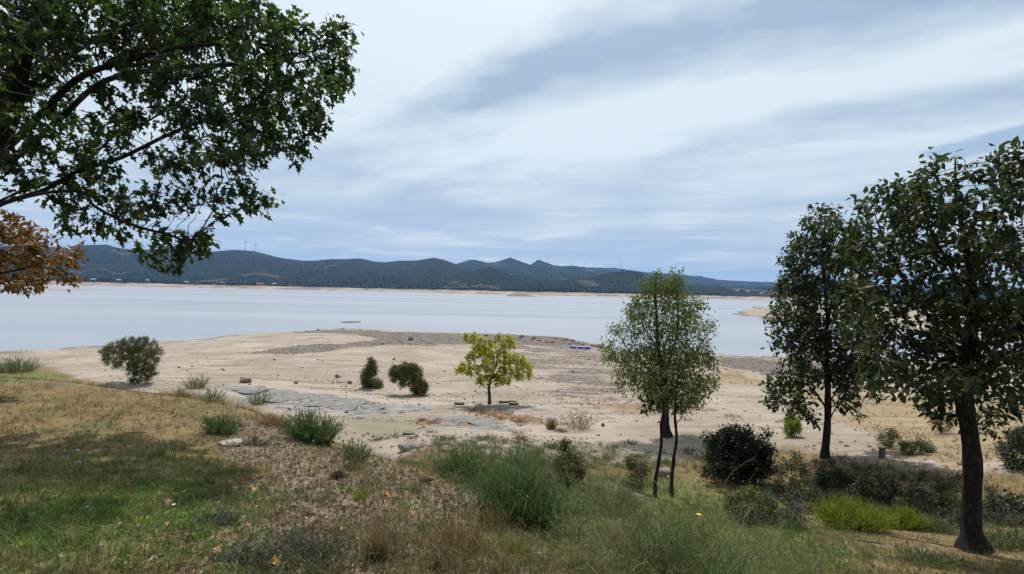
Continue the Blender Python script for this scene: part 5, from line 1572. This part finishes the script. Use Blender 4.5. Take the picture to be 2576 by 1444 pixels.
k = u < np.clip(z_litter(x, y) * (.4 + .6 * sst(fbm(x / .6, y / .6, 76, 3), -.2, .1)) + .06 * zbank(x, y), 0, 1)
scatter('leaf_litter', 'dead leaves and bark chips strewn on the bank', x[k], y[k], [leaf_piece(OAK_S, .055, M['litter_inst'], s, .25) for s in range(3)] + [leaf_piece(OVATE, .035, M['litter_inst'], 5 + s, .3) for s in range(2)], 412, .4, 1.3, .45, cat='leaf litter', lift=.006)
x, y, u = sample(26000, 2.4, 14, 413)
k = (u < .5 * zbank(x, y) * sst(fbm(x / .7, y / .7, 79, 3), .02, .16) + .5 * z_green3(x, y)) 
scatter('ground_weeds', 'small leafy weeds growing through the turf', x[k], y[k], [leaf_piece(OVATE, .04, M['green_inst'], 60 + s, .2) for s in range(2)] + [blade_piece(6, .07, .004, 1.0, M['green_inst'], 63)], 414, .4, 1.2, .5, lift=.012)
x, y, u = sample(60000, 14, 110, 415, 50)
k = (u < .02 + np.clip(z_grav1(x, y) + z_grav2(x, y) + z_grav3(x, y), 0, 1) * .75 + .05 * z_grav4(x, y)) & (zbank(x, y) < .3) & (terr(x, y) > .02)
rr_ = np.random.default_rng(77)
pcs = []
for q in range(4):
    V, F = rock_mesh(rr_, 1, .6, .3)
    pcs.append(mesh_np('piece', V, F, [M['rock_brown'], M['rock_dark'], M['rock_brown'], M['rock_grey']][q]))
scatter('gravel', 'dark stones and grit strewn over the beach', x[k], y[k], pcs, 416, .02, .11, .4, cat='gravel')


x, y, u = sample(60000, 14, 100, 417, 50)
k = (u < .75 * sst(fbm(x / 7, y / 1.1, 95, 4), .04, .20)) & (zbank(x, y) < .2) & (terr(x, y) > .05)
scatter('grit', 'fine dark grit and twigs left in lines on the sand', x[k], y[k], pcs, 418, .012, .06, .4, cat='grit')
M['scrub_inst'] = leaf_mat('scrub_inst', (0.06, 0.11, 0.035), (0.14, 0.19, 0.065), (0.24, 0.20, 0.09), 0.3, 0.6, 0.25, inst=True, share3=.2)
x, y, u = sample(26000, 3.0, 13, 419)
k = u < .55 * z_green3(x, y) * (.3 + .7 * sst(fbm(x / .6, y / .6, 97, 3), -.12, .12))
scatter('meadow_grass', 'rank green grass and tan seed stalks on the slope', x[k], y[k], [blade_piece(8, .22, .0022, .9, M['green_inst'], 70 + s) for s in range(2)] + [blade_piece(7, .26, .0016, .7, M['straw_inst'], 75 + s) for s in range(2)] + [blade_piece(9, .15, .003, 1.1, M['grass_inst'], 78), blade_piece(4, .55, .0022, 1.3, M['scrub_inst'], 79), blade_piece(3, .6, .002, 1.1, M['straw_inst'], 80)], 420, .4, 1.2)

x, y, u = sample(60000, 7, 20, 421)
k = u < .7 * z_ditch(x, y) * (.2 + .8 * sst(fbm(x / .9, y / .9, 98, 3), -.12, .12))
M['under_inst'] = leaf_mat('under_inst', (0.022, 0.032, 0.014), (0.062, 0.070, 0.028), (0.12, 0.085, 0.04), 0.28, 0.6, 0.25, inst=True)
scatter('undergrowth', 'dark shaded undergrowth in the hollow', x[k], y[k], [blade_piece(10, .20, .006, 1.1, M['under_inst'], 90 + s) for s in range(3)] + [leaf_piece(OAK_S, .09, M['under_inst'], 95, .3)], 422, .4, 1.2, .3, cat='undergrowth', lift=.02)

z_scrub = zone([(1050, 1118), (1300, 1108), (1560, 1130), (1720, 1160), (1660, 1250), (1520, 1300), (1400, 1300), (1260, 1260), (1130, 1215)], 0.5, 0.9, 0.8, 68)
x, y, u = sample(40000, 5, 20, 423)
k = u < .8 * z_scrub(x, y) * (.25 + .75 * sst(fbm(x / .8, y / .8, 99, 3), -.08, .12))
scatter('slope_scrub', 'low feathery green scrub covering the slope foot', x[k], y[k], [blade_piece(16, .20, .003, 1.0, M['scrub_inst'], 110 + s) for s in range(4)] + [leaf_piece(OVATE, .05, M['scrub_inst'], 116, .3)], 424, .4, 1.3, .3, cat='scrub', lift=.01)

# ------------------------------------------------------------------ single stones, wood, small things
def stone(label, px, py, w_px, h_px, mat, seed, name='stone', cat='stone', group=None, depth=.8, sub=3):
    r = np.random.default_rng(seed)
    g = G(px, py)
    k = g[1] / FPX
    V, F = rock_mesh(r, sub, 1.0, .25)
    V = V * np.array((w_px * k / 2, w_px * k / 2 * depth, h_px * k * .75))
    a = r.uniform(-.4, .4)
    V[:, :2] = V[:, :2] @ np.array([[np.cos(a), np.sin(a)], [-np.sin(a), np.cos(a)]])
    V[:, 2] += h_px * k * .3
    me = mesh_np(name, V, F, mat, False)
    o = obj(name, me); o.location = g
    return tag(o, label, cat, group)


stone('pale flat stone half sunk in brown turf next to a dusty weed', 575, 1120, 62, 16, M['rock_pale'], 501)
stone('long pale boulder half buried at the foot of the slope by brown scrub', 1035, 1128, 80, 17, M['rock_pink'], 502, 'boulder', 'boulder')
stone('rounded pink boulder between the two saplings', 1668, 1198, 46, 24, M['rock_pink'], 503, 'boulder', 'boulder')
stone('low brown stone in grass in front of the saplings', 1600, 1268, 60, 26, M['rock_brown'], 504)
stone('broad flat block of stone lying on the sand below the turf brow', 616, 960, 34, 10, M['rock_brown'], 505)
stone('small rounded stone alone on the sand left of the narrow willow', 745, 965, 12, 7, M['rock_brown'], 506)
stone('angular stone on the sand upslope from the narrow willow', 848, 950, 14, 9, M['rock_brown'], 507)
stone('small pale stone touching a drift twig near the narrow willow', 880, 964, 13, 7, M['rock_brown'], 508)
stone('red brown stone on sand at the foot of the litter bank', 1025, 1092, 34, 9, M['rock_brown'], 509)
stone('dark boulder on the gravel ridge out on the point', 1032, 856, 16, 8, M['rock_dark'], 510, 'boulder', 'boulder')
stone('small dark stone on bare sand between twiggy bush and birch', 1516, 1072, 10, 8, M['rock_dark'], 511)
stone('pale propped slab on the tip of the sandy point by blue boards', 1503, 873, 36, 12, M['rock_pale'], 512, 'flat_rock', 'rock')
stone('white stone lying on dry turf in front of the weed thicket', 1985, 1316, 9, 7, M['rock_pale'], 513)
for i, (a, b_, w_) in enumerate([(1118, 935, 9), (1250, 942, 10), (1440, 935, 12), (1358, 952, 9), (1480, 905, 10), (1170, 900, 12), (990, 905, 14), (800, 905, 8), (690, 905, 10), (560, 930, 12), (450, 925, 12), (700, 945, 9), (1340, 905, 9), (1600, 1060, 9), (1560, 1095, 9),
                                 (1100, 965, 10), (1195, 985, 10), (760, 925, 8), (870, 972, 9), (1450, 1030, 8)]):
    stone('small brown stone lying loose on the open sand', a, b_, w_ * .75, w_ * .3, M['rock_brown'], 520 + i, 'pebble', 'stone', 'loose stones on the sand', sub=2)
rr_ = np.random.default_rng(91)
for i in range(34):
    a = 1180 + 300 * rr_.random() ** .7
    b_ = np.interp(a, [1150, 1300, 1420, 1480, 1510], [842, 845, 853, 864, 874]) + rr_.uniform(0, 12) * (1 - .5 * (a > 1440))
    w_ = rr_.uniform(5, 14)
    stone('dark rock among others on the gravel crest of the sandy point', a, b_, w_, w_ * rr_.uniform(.2, .42), M[['rock_dark', 'rock_brown'][i % 2]], 600 + i, 'ridge_rock', 'rock', 'rocks on the crest of the point', sub=2)
for i, (a, b_, w_) in enumerate([(770, 834, 14), (800, 831, 18), (830, 828, 22), (862, 828, 16), (905, 830, 12), (1060, 858, 16), (1010, 862, 18), (960, 866, 16), (900, 872, 14), (820, 880, 12), (1080, 864, 12)]):
    stone('dark rock in the gravel band across the sandy point', a, b_, w_ * .6, w_ * .16, M['rock_dark'], 650 + i, 'ridge_rock', 'rock', 'rocks in the gravel band', sub=2)
# broken plates of the grey slabs
rs = np.random.default_rng(88)
for i, (a, b_, w_, h_) in enumerate([(640, 985, 70, 5), (705, 992, 80, 6), (760, 1000, 90, 6), (820, 1006, 80, 6), (880, 1014, 90, 6), (700, 1004, 70, 5), (800, 1018, 80, 6), (870, 1026, 80, 6), (940, 1026, 60, 5), (600, 980, 50, 4), (1150, 1058, 90, 5), (1215, 1066, 90, 6), (1120, 1068, 60, 5)]):
    stone('flat grey rock plate in the cracked slab at the beach edge', a, b_, w_, h_, M['rock_grey'], 560 + i, 'flat_rock', 'rock', 'cracked grey slabs', 1.2, 3)


def log_piece(label, px, py, L_px, r_px, ang, mat, seed, name='log', cat='log', bend=.05, yaw=None):
    r = np.random.default_rng(seed)
    g = G(px, py); k = g[1] / FPX
    L, rad = L_px * k, r_px * k
    yaw = ang if yaw is None else yaw
    d = np.array((math.cos(yaw), math.sin(yaw), 0))
    n = 9
    t = np.linspace(-.5, .5, n)
    P = g[None] + d[None] * (t * L)[:, None] + np.cross(d, (0, 0, 1))[None] * (bend * L * np.cos(t * 5 + r.uniform(0, 6)))[:, None]
    P[:, 2] = terr(P[:, 0], P[:, 1]) + rad * .8
    V, F = tube(P, np.linspace(rad, rad * .75, n), 9, True, .15, seed)
    V2 = np.vstack([V, P[0]])
    F = np.vstack([F, np.stack([(np.arange(9) + 1) % 9, np.arange(9), np.full(9, len(V2) - 1), np.full(9, len(V2) - 1)], -1)])
    o = obj(name, mesh_np(name, V2 - g, F, mat, True)); o.location = g
    return tag(o, label, cat)


log_piece('short dark log on the sand left beside the yellow tree', 1155, 1018, 24, 3.5, .2, M['wood_grey'], 601)
log_piece('dark log lying near the foot of the yellow tree', 1268, 1014, 26, 3.2, -.1, M['wood_grey'], 602)
log_piece('pale log end touching a darker log beside the yellow tree', 1292, 1018, 24, 2.8, .05, M['wood_grey'], 603)
log_piece('thin dark log lying across two others beside the yellow tree', 1290, 1011, 18, 2.2, -.2, M['wood_grey'], 604)
log_piece('drift twig on the sand in front of the narrow willow', 860, 963, 26, 1.2, .1, M['wood_grey'], 605, 'drift_twig', 'twig')
log_piece('charred short stick lying in litter', 703, 1258, 26, 3.0, .3, M['wood_grey'], 606, 'stick', 'stick')
log_piece('long thin stick lying on trampled turf beside a bluish weed', 460, 1340, 130, 1.6, .75, M['stick'], 607, 'stick', 'stick', .03)
log_piece('short grey stick end beside a long thin stick on turf', 395, 1384 - 20, 30, 2.2, .1, M['stick'], 608, 'stick', 'stick')
log_piece('longest fallen branch across the dead leaves by the thick leaning trunk', 2290, 1335, 210, 1.6, -.55, M['stick'], 609, 'fallen_branch', 'branch', .03)
log_piece('fallen branch lying alongside a longer one by the thick leaning trunk', 2330, 1365, 150, 1.6, -.6, M['stick'], 610, 'fallen_branch', 'branch', .03)
log_piece('bleached short branch on dead leaves in front of the heath bushes', 2190, 1365, 60, 2.0, -.3, M['stick'], 611, 'fallen_branch', 'branch')
log_piece('pale upright-looking broken branch beside the larger heath bush', 2115, 1375, 40, 1.8, .9, M['stick'], 612, 'fallen_branch', 'branch')
log_piece('thin pale stick on litter below the dense brown grass clump', 880, 1430, 60, 1.4, .6, M['stick'], 613, 'stick', 'stick')


def box_part(name, root, c, s, mat, rot=0.0, parent=None, bev=.0):
    x, y, z = np.array(s) / 2
    V = np.array([(sx * x, sy * y, sz * z) for sx in (-1, 1) for sy in (-1, 1) for sz in (-1, 1)], float)
    ca, sa = math.cos(rot), math.sin(rot)
    V[:, :2] = V[:, :2] @ np.array([[ca, sa], [-sa, ca]])
    F = np.array([(0, 1, 3, 2), (4, 6, 7, 5), (0, 4, 5, 1), (2, 3, 7, 6), (0, 2, 6, 4), (1, 5, 7, 3)])
    o = obj(name, mesh_np(name, V, F, mat), parent or root)
    o.location = np.array(c) - (np.array(root.location) if not parent else 0)
    if bev:
        md = o.modifiers.new('bevel', 'BEVEL'); md.width = bev; md.segments = 2
    return o


g = G(2218, 1152)
t = thing('wooden_post', 'short square weathered wooden post at the edge of the dry grass', 'post', g)
box_part('shaft', t, g + np.array((0, 0, .11)), (.12, .11, .36), M['wood_grey'], .2, bev=.008)
box_part('cap', t, g + np.array((0, 0, .298)), (.128, .118, .012), M['rock_pale'], .2, bev=.004)
for i, a in enumerate((1440, 1459, 1477)):
    g = G(a, 876 + i * .9)
    lab = ['end one of three flat blue boards on the point, farthest from the slab', 'middle one of three flat blue boards on the point', 'end one of three flat blue boards on the point, next to the pale slab'][i]
    t = thing('blue_board', lab, 'board', g, 'blue boards on the sandy point')
    k = g[1] / FPX
    box_part('body', t, g + np.array((0, 0, .12)), (15 * k, .4, .26), M['blue_plastic'], .03, bev=.02)
    box_part('top', t, g + np.array((0, 0, .268)), (15.4 * k, .44, .025), M['pale_blue'], .03, bev=.01)


# fallen single leaves
def fallen_leaf(label, px, py, w_px, mat, seed, up=.25):
    r = np.random.default_rng(seed)
    g = G(px, py); s = w_px * g[1] / FPX
    V, F = OAK_BIG[0].copy(), OAK_BIG[1]
    V[:, 2] = np.abs(V[:, 0]) * .7 + .18 * np.sin(V[:, 1] * 3) + r.normal(0, .015, len(V))
    V[:, 1] -= .5
    a = r.uniform(0, 6.28)
    V[:, :2] = V[:, :2] @ np.array([[math.cos(a), math.sin(a)], [-math.sin(a), math.cos(a)]])
    V = V * s
    V[:, 2] += V[:, 1] * up + .02
    root = thing('fallen_leaf', label, 'leaf', g)
    part('blade', root, V + g, F, mat)
    t_ = np.array([V[0] + (V[0] - V[3]) * q + np.array((0, 0, .004)) for q in np.linspace(0, 1.2, 4)])
    Vt, Ft = tube(t_ + g, np.full(4, .0012), 4)
    part('stalk', root, Vt, Ft, mat)


fallen_leaf('big tan curled oak leaf on dark ground beside the sooty weed', 675, 1405, 58, M['leaf_tan'], 701, .5)
fallen_leaf('big torn yellow brown oak leaf at the bottom edge under the feathery weed', 690, 1436, 62, M['leaf_tan'], 702, .2)
fallen_leaf('orange oak leaf standing up in pale litter', 978, 1252, 22, M['leaf_orange'], 703, .8)
fallen_leaf('red orange leaf in shade under the fresh bright green clump', 1318, 1408, 26, M['leaf_orange'], 704, .8)
fallen_leaf('second orange leaf under the fresh bright green clump', 1285, 1410, 20, M['leaf_orange'], 705, .3)
fallen_leaf('rust leaf leaning on the wide brown grass clump', 1205, 1418, 28, M['leaf_orange'], 706, .9)
fallen_leaf('brown leaf on trampled turf beside a white flower', 425, 1278, 40, M['leaf_brown'], 707, .2)
fallen_leaf('tan leaf on pale trampled turf near the bottom', 545, 1390 + 8, 36, M['leaf_tan'], 708, .3)
fallen_leaf('pale cream leaf on litter below the brown clump', 870, 1432, 30, M['leaf_pale'], 709, .3)
fallen_leaf('dark red leaf alone on shaded turf', 360, 1068, 18, M['leaf_brown'], 710, .3)
fallen_leaf('pale leaf on litter near charred stick', 735, 1282, 26, M['leaf_pale'], 711, .3)
fallen_leaf('curled brown leaf on the soil edge by the green rosette', 1460, 1420, 34, M['leaf_brown'], 712, .4)
for i, (a, b_) in enumerate([(300, 1330), (250, 1385), (420, 1330), (520, 1420), (150, 1410), (620, 1330), (700, 1340), (820, 1300), (860, 1340), (780, 1230), (1010, 1330), (1040, 1300), (920, 1220), (1060, 1400), (640, 1240), (580, 1220), (720, 1190), (800, 1180), (480, 1180), (420, 1120),
                             (2230, 1400), (2150, 1400), (2060, 1375), (2400, 1420), (2300, 1440)]):
    fallen_leaf('small dry leaf lying loose on the bank', a, b_, 22, M[['leaf_brown', 'leaf_pale', 'leaf_tan'][i % 3]], 730 + i, .3)
for o in bpy.data.objects:
    if o.get('label') == 'small dry leaf lying loose on the bank': o['group'] = 'loose dry leaves'


def pine_cone(label, px, py, L_px, yaw, seed, tilt=.3):
    r = np.random.default_rng(seed)
    g = G(px, py); L = L_px * g[1] / FPX
    root = thing('pine_cone', label, 'cone', g)
    n = 70
    t = (np.arange(n) + .5) / n
    th = np.arange(n) * 2.39996
    rad = L * .24 * np.sin(np.pi * np.clip(t * .86 + .1, 0, 1)) ** .8
    ax = np.array((math.cos(yaw) * math.cos(tilt), math.sin(yaw) * math.cos(tilt), math.sin(tilt)))
    e1 = np.cross(ax, (0, 0, 1)); e1 /= np.linalg.norm(e1); e2 = np.cross(e1, ax)
    out = np.cos(th)[:, None] * e1 + np.sin(th)[:, None] * e2
    c0 = g + np.array((0, 0, L * .24)) - ax * L * .45
    P = c0 + ax[None] * (t * L * .9)[:, None] + out * (rad * .35)[:, None]
    V, F, nf = leaf_cloud(P, out + ax * .55, np.tile(ax, (n, 1)), rad * .95 + .004, ROUND)
    part('scales', root, V, F, M['cone'], kind='stuff')
    V, F = tube(np.array([c0 + ax * L * q for q in (0, .3, .6, .9)]), np.array([.1, .14, .11, .03]) * L, 8)
    part('core', root, V, F, M['cone'], True)


pine_cone('dark pine cone at the bottom edge beside a torn yellow leaf', 606, 1428, 46, 1.2, 801)
pine_cone('black pine cone at the bottom under the wide brown grass clump', 1097, 1440, 40, 1.3, 802)
pine_cone('open grey pine cone on the litter brow by the dense broom', 1070, 1218, 40, .2, 803, .05)
pine_cone('pale weathered pine cone lying along the litter bank', 850, 1206, 44, -.1, 804, .05)


def flower(label, px, py, size_px, mat, seed, petals=6, stem_px=22, name='flower', group=None):
    r = np.random.default_rng(seed)
    g = G(px, py + stem_px * .6); k = g[1] / FPX
    root = thing(name, label, 'flower', g, group)
    top = g + np.array((r.normal(0, .004), r.normal(0, .004), stem_px * k))
    V, F = tube(np.array([g - (0, 0, .01), (g + top) / 2, top]), np.array([.0018, .0016, .0016]), 5)
    part('stem', root, V, F, M['broom'], True, {'rnd': ('FACE', 'FLOAT', np.full(len(F), .8))})
    for q in range(petals):
        a = 2 * np.pi * q / petals
        d = np.array([[np.cos(a), np.sin(a), .9]])
        V, F, nf = leaf_cloud(top[None], d, np.array([[0, 0, 1.]]) - .2 * d, np.array([size_px * k * .62]), ROUND)
        part('petal', root, V, F, mat)


for i, (a, b_) in enumerate([(163, 1145), (196, 1143), (224, 1150), (200, 1173), (222, 1285)]):
    flower('small lilac crocus flower growing in the short turf', a, b_, 9, M['petal_lilac'], 820 + i, group='crocuses in the turf')
flower('violet and white flower on bare soil by the fresh green clump', 1350, 1404, 14, M['petal_lilac'], 830)
flower('white flower beside a brown leaf on trampled turf', 438, 1280, 10, M['petal_white'], 831)
flower('single yellow flower above the tall mixed broom', 1758, 1318, 14, M['petal_yellow'], 832, 9, 50)
flower('yellow flower spike between the two saplings', 1678, 1196, 7, M['petal_yellow'], 833, 8, 40)
flower('lower yellow flower spike between the two saplings', 1680, 1212, 6, M['petal_yellow'], 834, 8, 30)


# ------------------------------------------------------------------ across the lake: houses and wind turbines
def house(label, px, d, w, dp, h, seed, roof=True):
    r = np.random.default_rng(seed)
    p = hill_point(px, d)
    root = thing('house', label, 'house', p, 'houses on the far shore')
    a = r.uniform(-.3, .3)
    wl = box_part('wall', root, p + np.array((0, 0, h / 2 - .5)), (w, dp, h + 1), M['house_wall'], a)
    V = np.array([(-w / 2 - .4, -dp / 2 - .5, h), (w / 2 + .4, -dp / 2 - .5, h), (w / 2 + .4, dp / 2 + .5, h), (-w / 2 - .4, dp / 2 + .5, h), (-w / 2 - .4, 0, h + dp * .3), (w / 2 + .4, 0, h + dp * .3)], float)
    V[:, :2] = V[:, :2] @ np.array([[math.cos(a), math.sin(a)], [-math.sin(a), math.cos(a)]])
    F = np.array([(0, 1, 5, 4), (2, 3, 4, 5), (0, 4, 3, 3), (1, 2, 5, 5), (0, 3, 2, 1)])
    part('roof', root, V + p, F, M['house_roof'] if roof else M['house_wall'])
    for q in (-.3, .0, .3):
        c = np.array((q * w * math.cos(a) + (dp / 2 + .03) * math.sin(a), q * w * math.sin(a) - (dp / 2 + .03) * math.cos(a), h * .55))
        box_part('window', root, p + c, (1.4, .1, 1.6), M['window_dark'], a)


def shore_d(px, extra):
    d = np.linspace(1080, 2400, 700)
    z, s = hills_z(np.full(700, (px - 1287.5) / FPX), d)
    return float(d[np.argmin(np.abs(s - extra))])


for i, (px, ex, w, h, rf, lab) in enumerate([(655, 110, 26, 6, True, 'long low house with a bright red roof close to the far shore'), (235, 150, 14, 6, False, 'pale house half hidden in trees under the highest bare slope'),
                                             (300, 190, 16, 5, False, 'flat pale building among trees on the far shore'), (372, 210, 12, 7, False, 'small white house on a terraced field across the lake'),
                                             (470, 150, 14, 5, False, 'pale house just above the far drawdown beach'), (560, 120, 12, 6, True, 'small red roofed house in trees across the lake'),
                                             (1853, 420, 16, 6, False, 'white house high on the far slope behind the birch'), (1880, 380, 18, 6, False, 'pale farmhouse on the far slope above stubble fields'),
                                             (1915, 300, 14, 6, False, 'small pale house below others on the far slope'), (690, 140, 14, 5, False, 'pale shed next to the bright red roof across the lake')]):
    house(lab, px, shore_d(px, ex), w * .8, 8, h * .7, 900 + i, rf)


def turbine(label, px, d, H, seed, layer):
    r = np.random.default_rng(seed)
    p = hill_point(px, d)
    root = thing('wind_turbine', label, 'wind turbine', p, 'wind turbines on the ridges')
    V, F = tube(np.array([p + (0, 0, -3), p + (0, 0, H * .5), p + (0, 0, H)]), np.array([H * .030, H * .024, H * .017]), 8)
    part('tower', root, V, F, M['turbine'], True)
    box_part('nacelle', root, p + np.array((0, 0, H + 1.5)), (4.5, 10, 4.5), M['turbine'], .0)
    hub = p + np.array((0, -6.5, H + 1.5))
    ho = part('hub', root, *tube(np.array([hub + (0, 1.5, 0), hub, hub + (0, -1.5, 0)]), np.array([.018, .016, .006]) * H, 8), M['turbine'], True)
    a0 = r.uniform(0, 2)
    for k in range(3):
        a = a0 + k * 2.0944
        dv = np.array((math.cos(a), 0, math.sin(a)))
        V, F = tube(np.array([hub + dv * H * q for q in (0, .08, .3, .55)]), np.array([.012, .020, .014, .004]) * H, 5)
        part('blade', root, V, F, M['turbine'], True, parent=ho)


for i, (px, d, hp, lab) in enumerate([(615, 3120, 20, 'taller wind turbine on the rounded bare hill'), (641, 3090, 17, 'wind turbine slightly downhill from a taller one on the rounded bare hill'), (606, 3300, 11, 'faint wind turbine behind the rounded bare hill'),
                                      (1197, 4310, 14, 'wind turbine on the low summit before the twin peaks'), (1377, 4330, 15, 'wind turbine just past the second of the twin peaks'), (1417, 6150, 10, 'tiny wind turbine on the long back ridge, first of the row'),
                                      (1433, 6150, 13, 'wind turbine of a close pair on the long back ridge'), (1441, 6200, 12, 'wind turbine of a close pair on the long back ridge'), (1469, 6200, 13, 'wind turbine standing apart midway along the back ridge'),
                                      (1529, 6250, 11, 'short looking wind turbine on the back ridge before the last one'), (1559, 6200, 19, 'tallest wind turbine at the end of the back ridge')]):
    turbine(lab, px, d, hp * d / FPX, 950 + i, 0)

# ------------------------------------------------------------------ air between here and the hills
def build_haze():
    m = bpy.data.materials.new('haze'); m.use_nodes = True
    nt = m.node_tree; nt.nodes.clear()
    b = NB(nt)
    pv = b.n('ShaderNodeVolumePrincipled')
    pv.inputs['Color'].default_value = (0.24, 0.52, 1.0, 1)
    pv.inputs['Density'].default_value = HAZE
    pv.inputs['Anisotropy'].default_value = 0.2
    out = b.n('ShaderNodeOutputMaterial')
    nt.links.new(pv.outputs[0], out.inputs['Volume'])
    V = np.array([(sx * 9300, -9300 if sy < 0 else 9600, -4.6 if sz < 0 else 440) for sx in (-1, 1) for sy in (-1, 1) for sz in (-1, 1)], float)
    F = np.array([(0, 1, 3, 2), (4, 6, 7, 5), (0, 4, 5, 1), (2, 3, 7, 6), (0, 2, 6, 4), (1, 5, 7, 3)])
    tag(obj('haze', mesh_np('haze', V, F, m)), 'thin blue haze over the lake', 'haze', kind='stuff')


HAZE = 0.00006
build_haze()
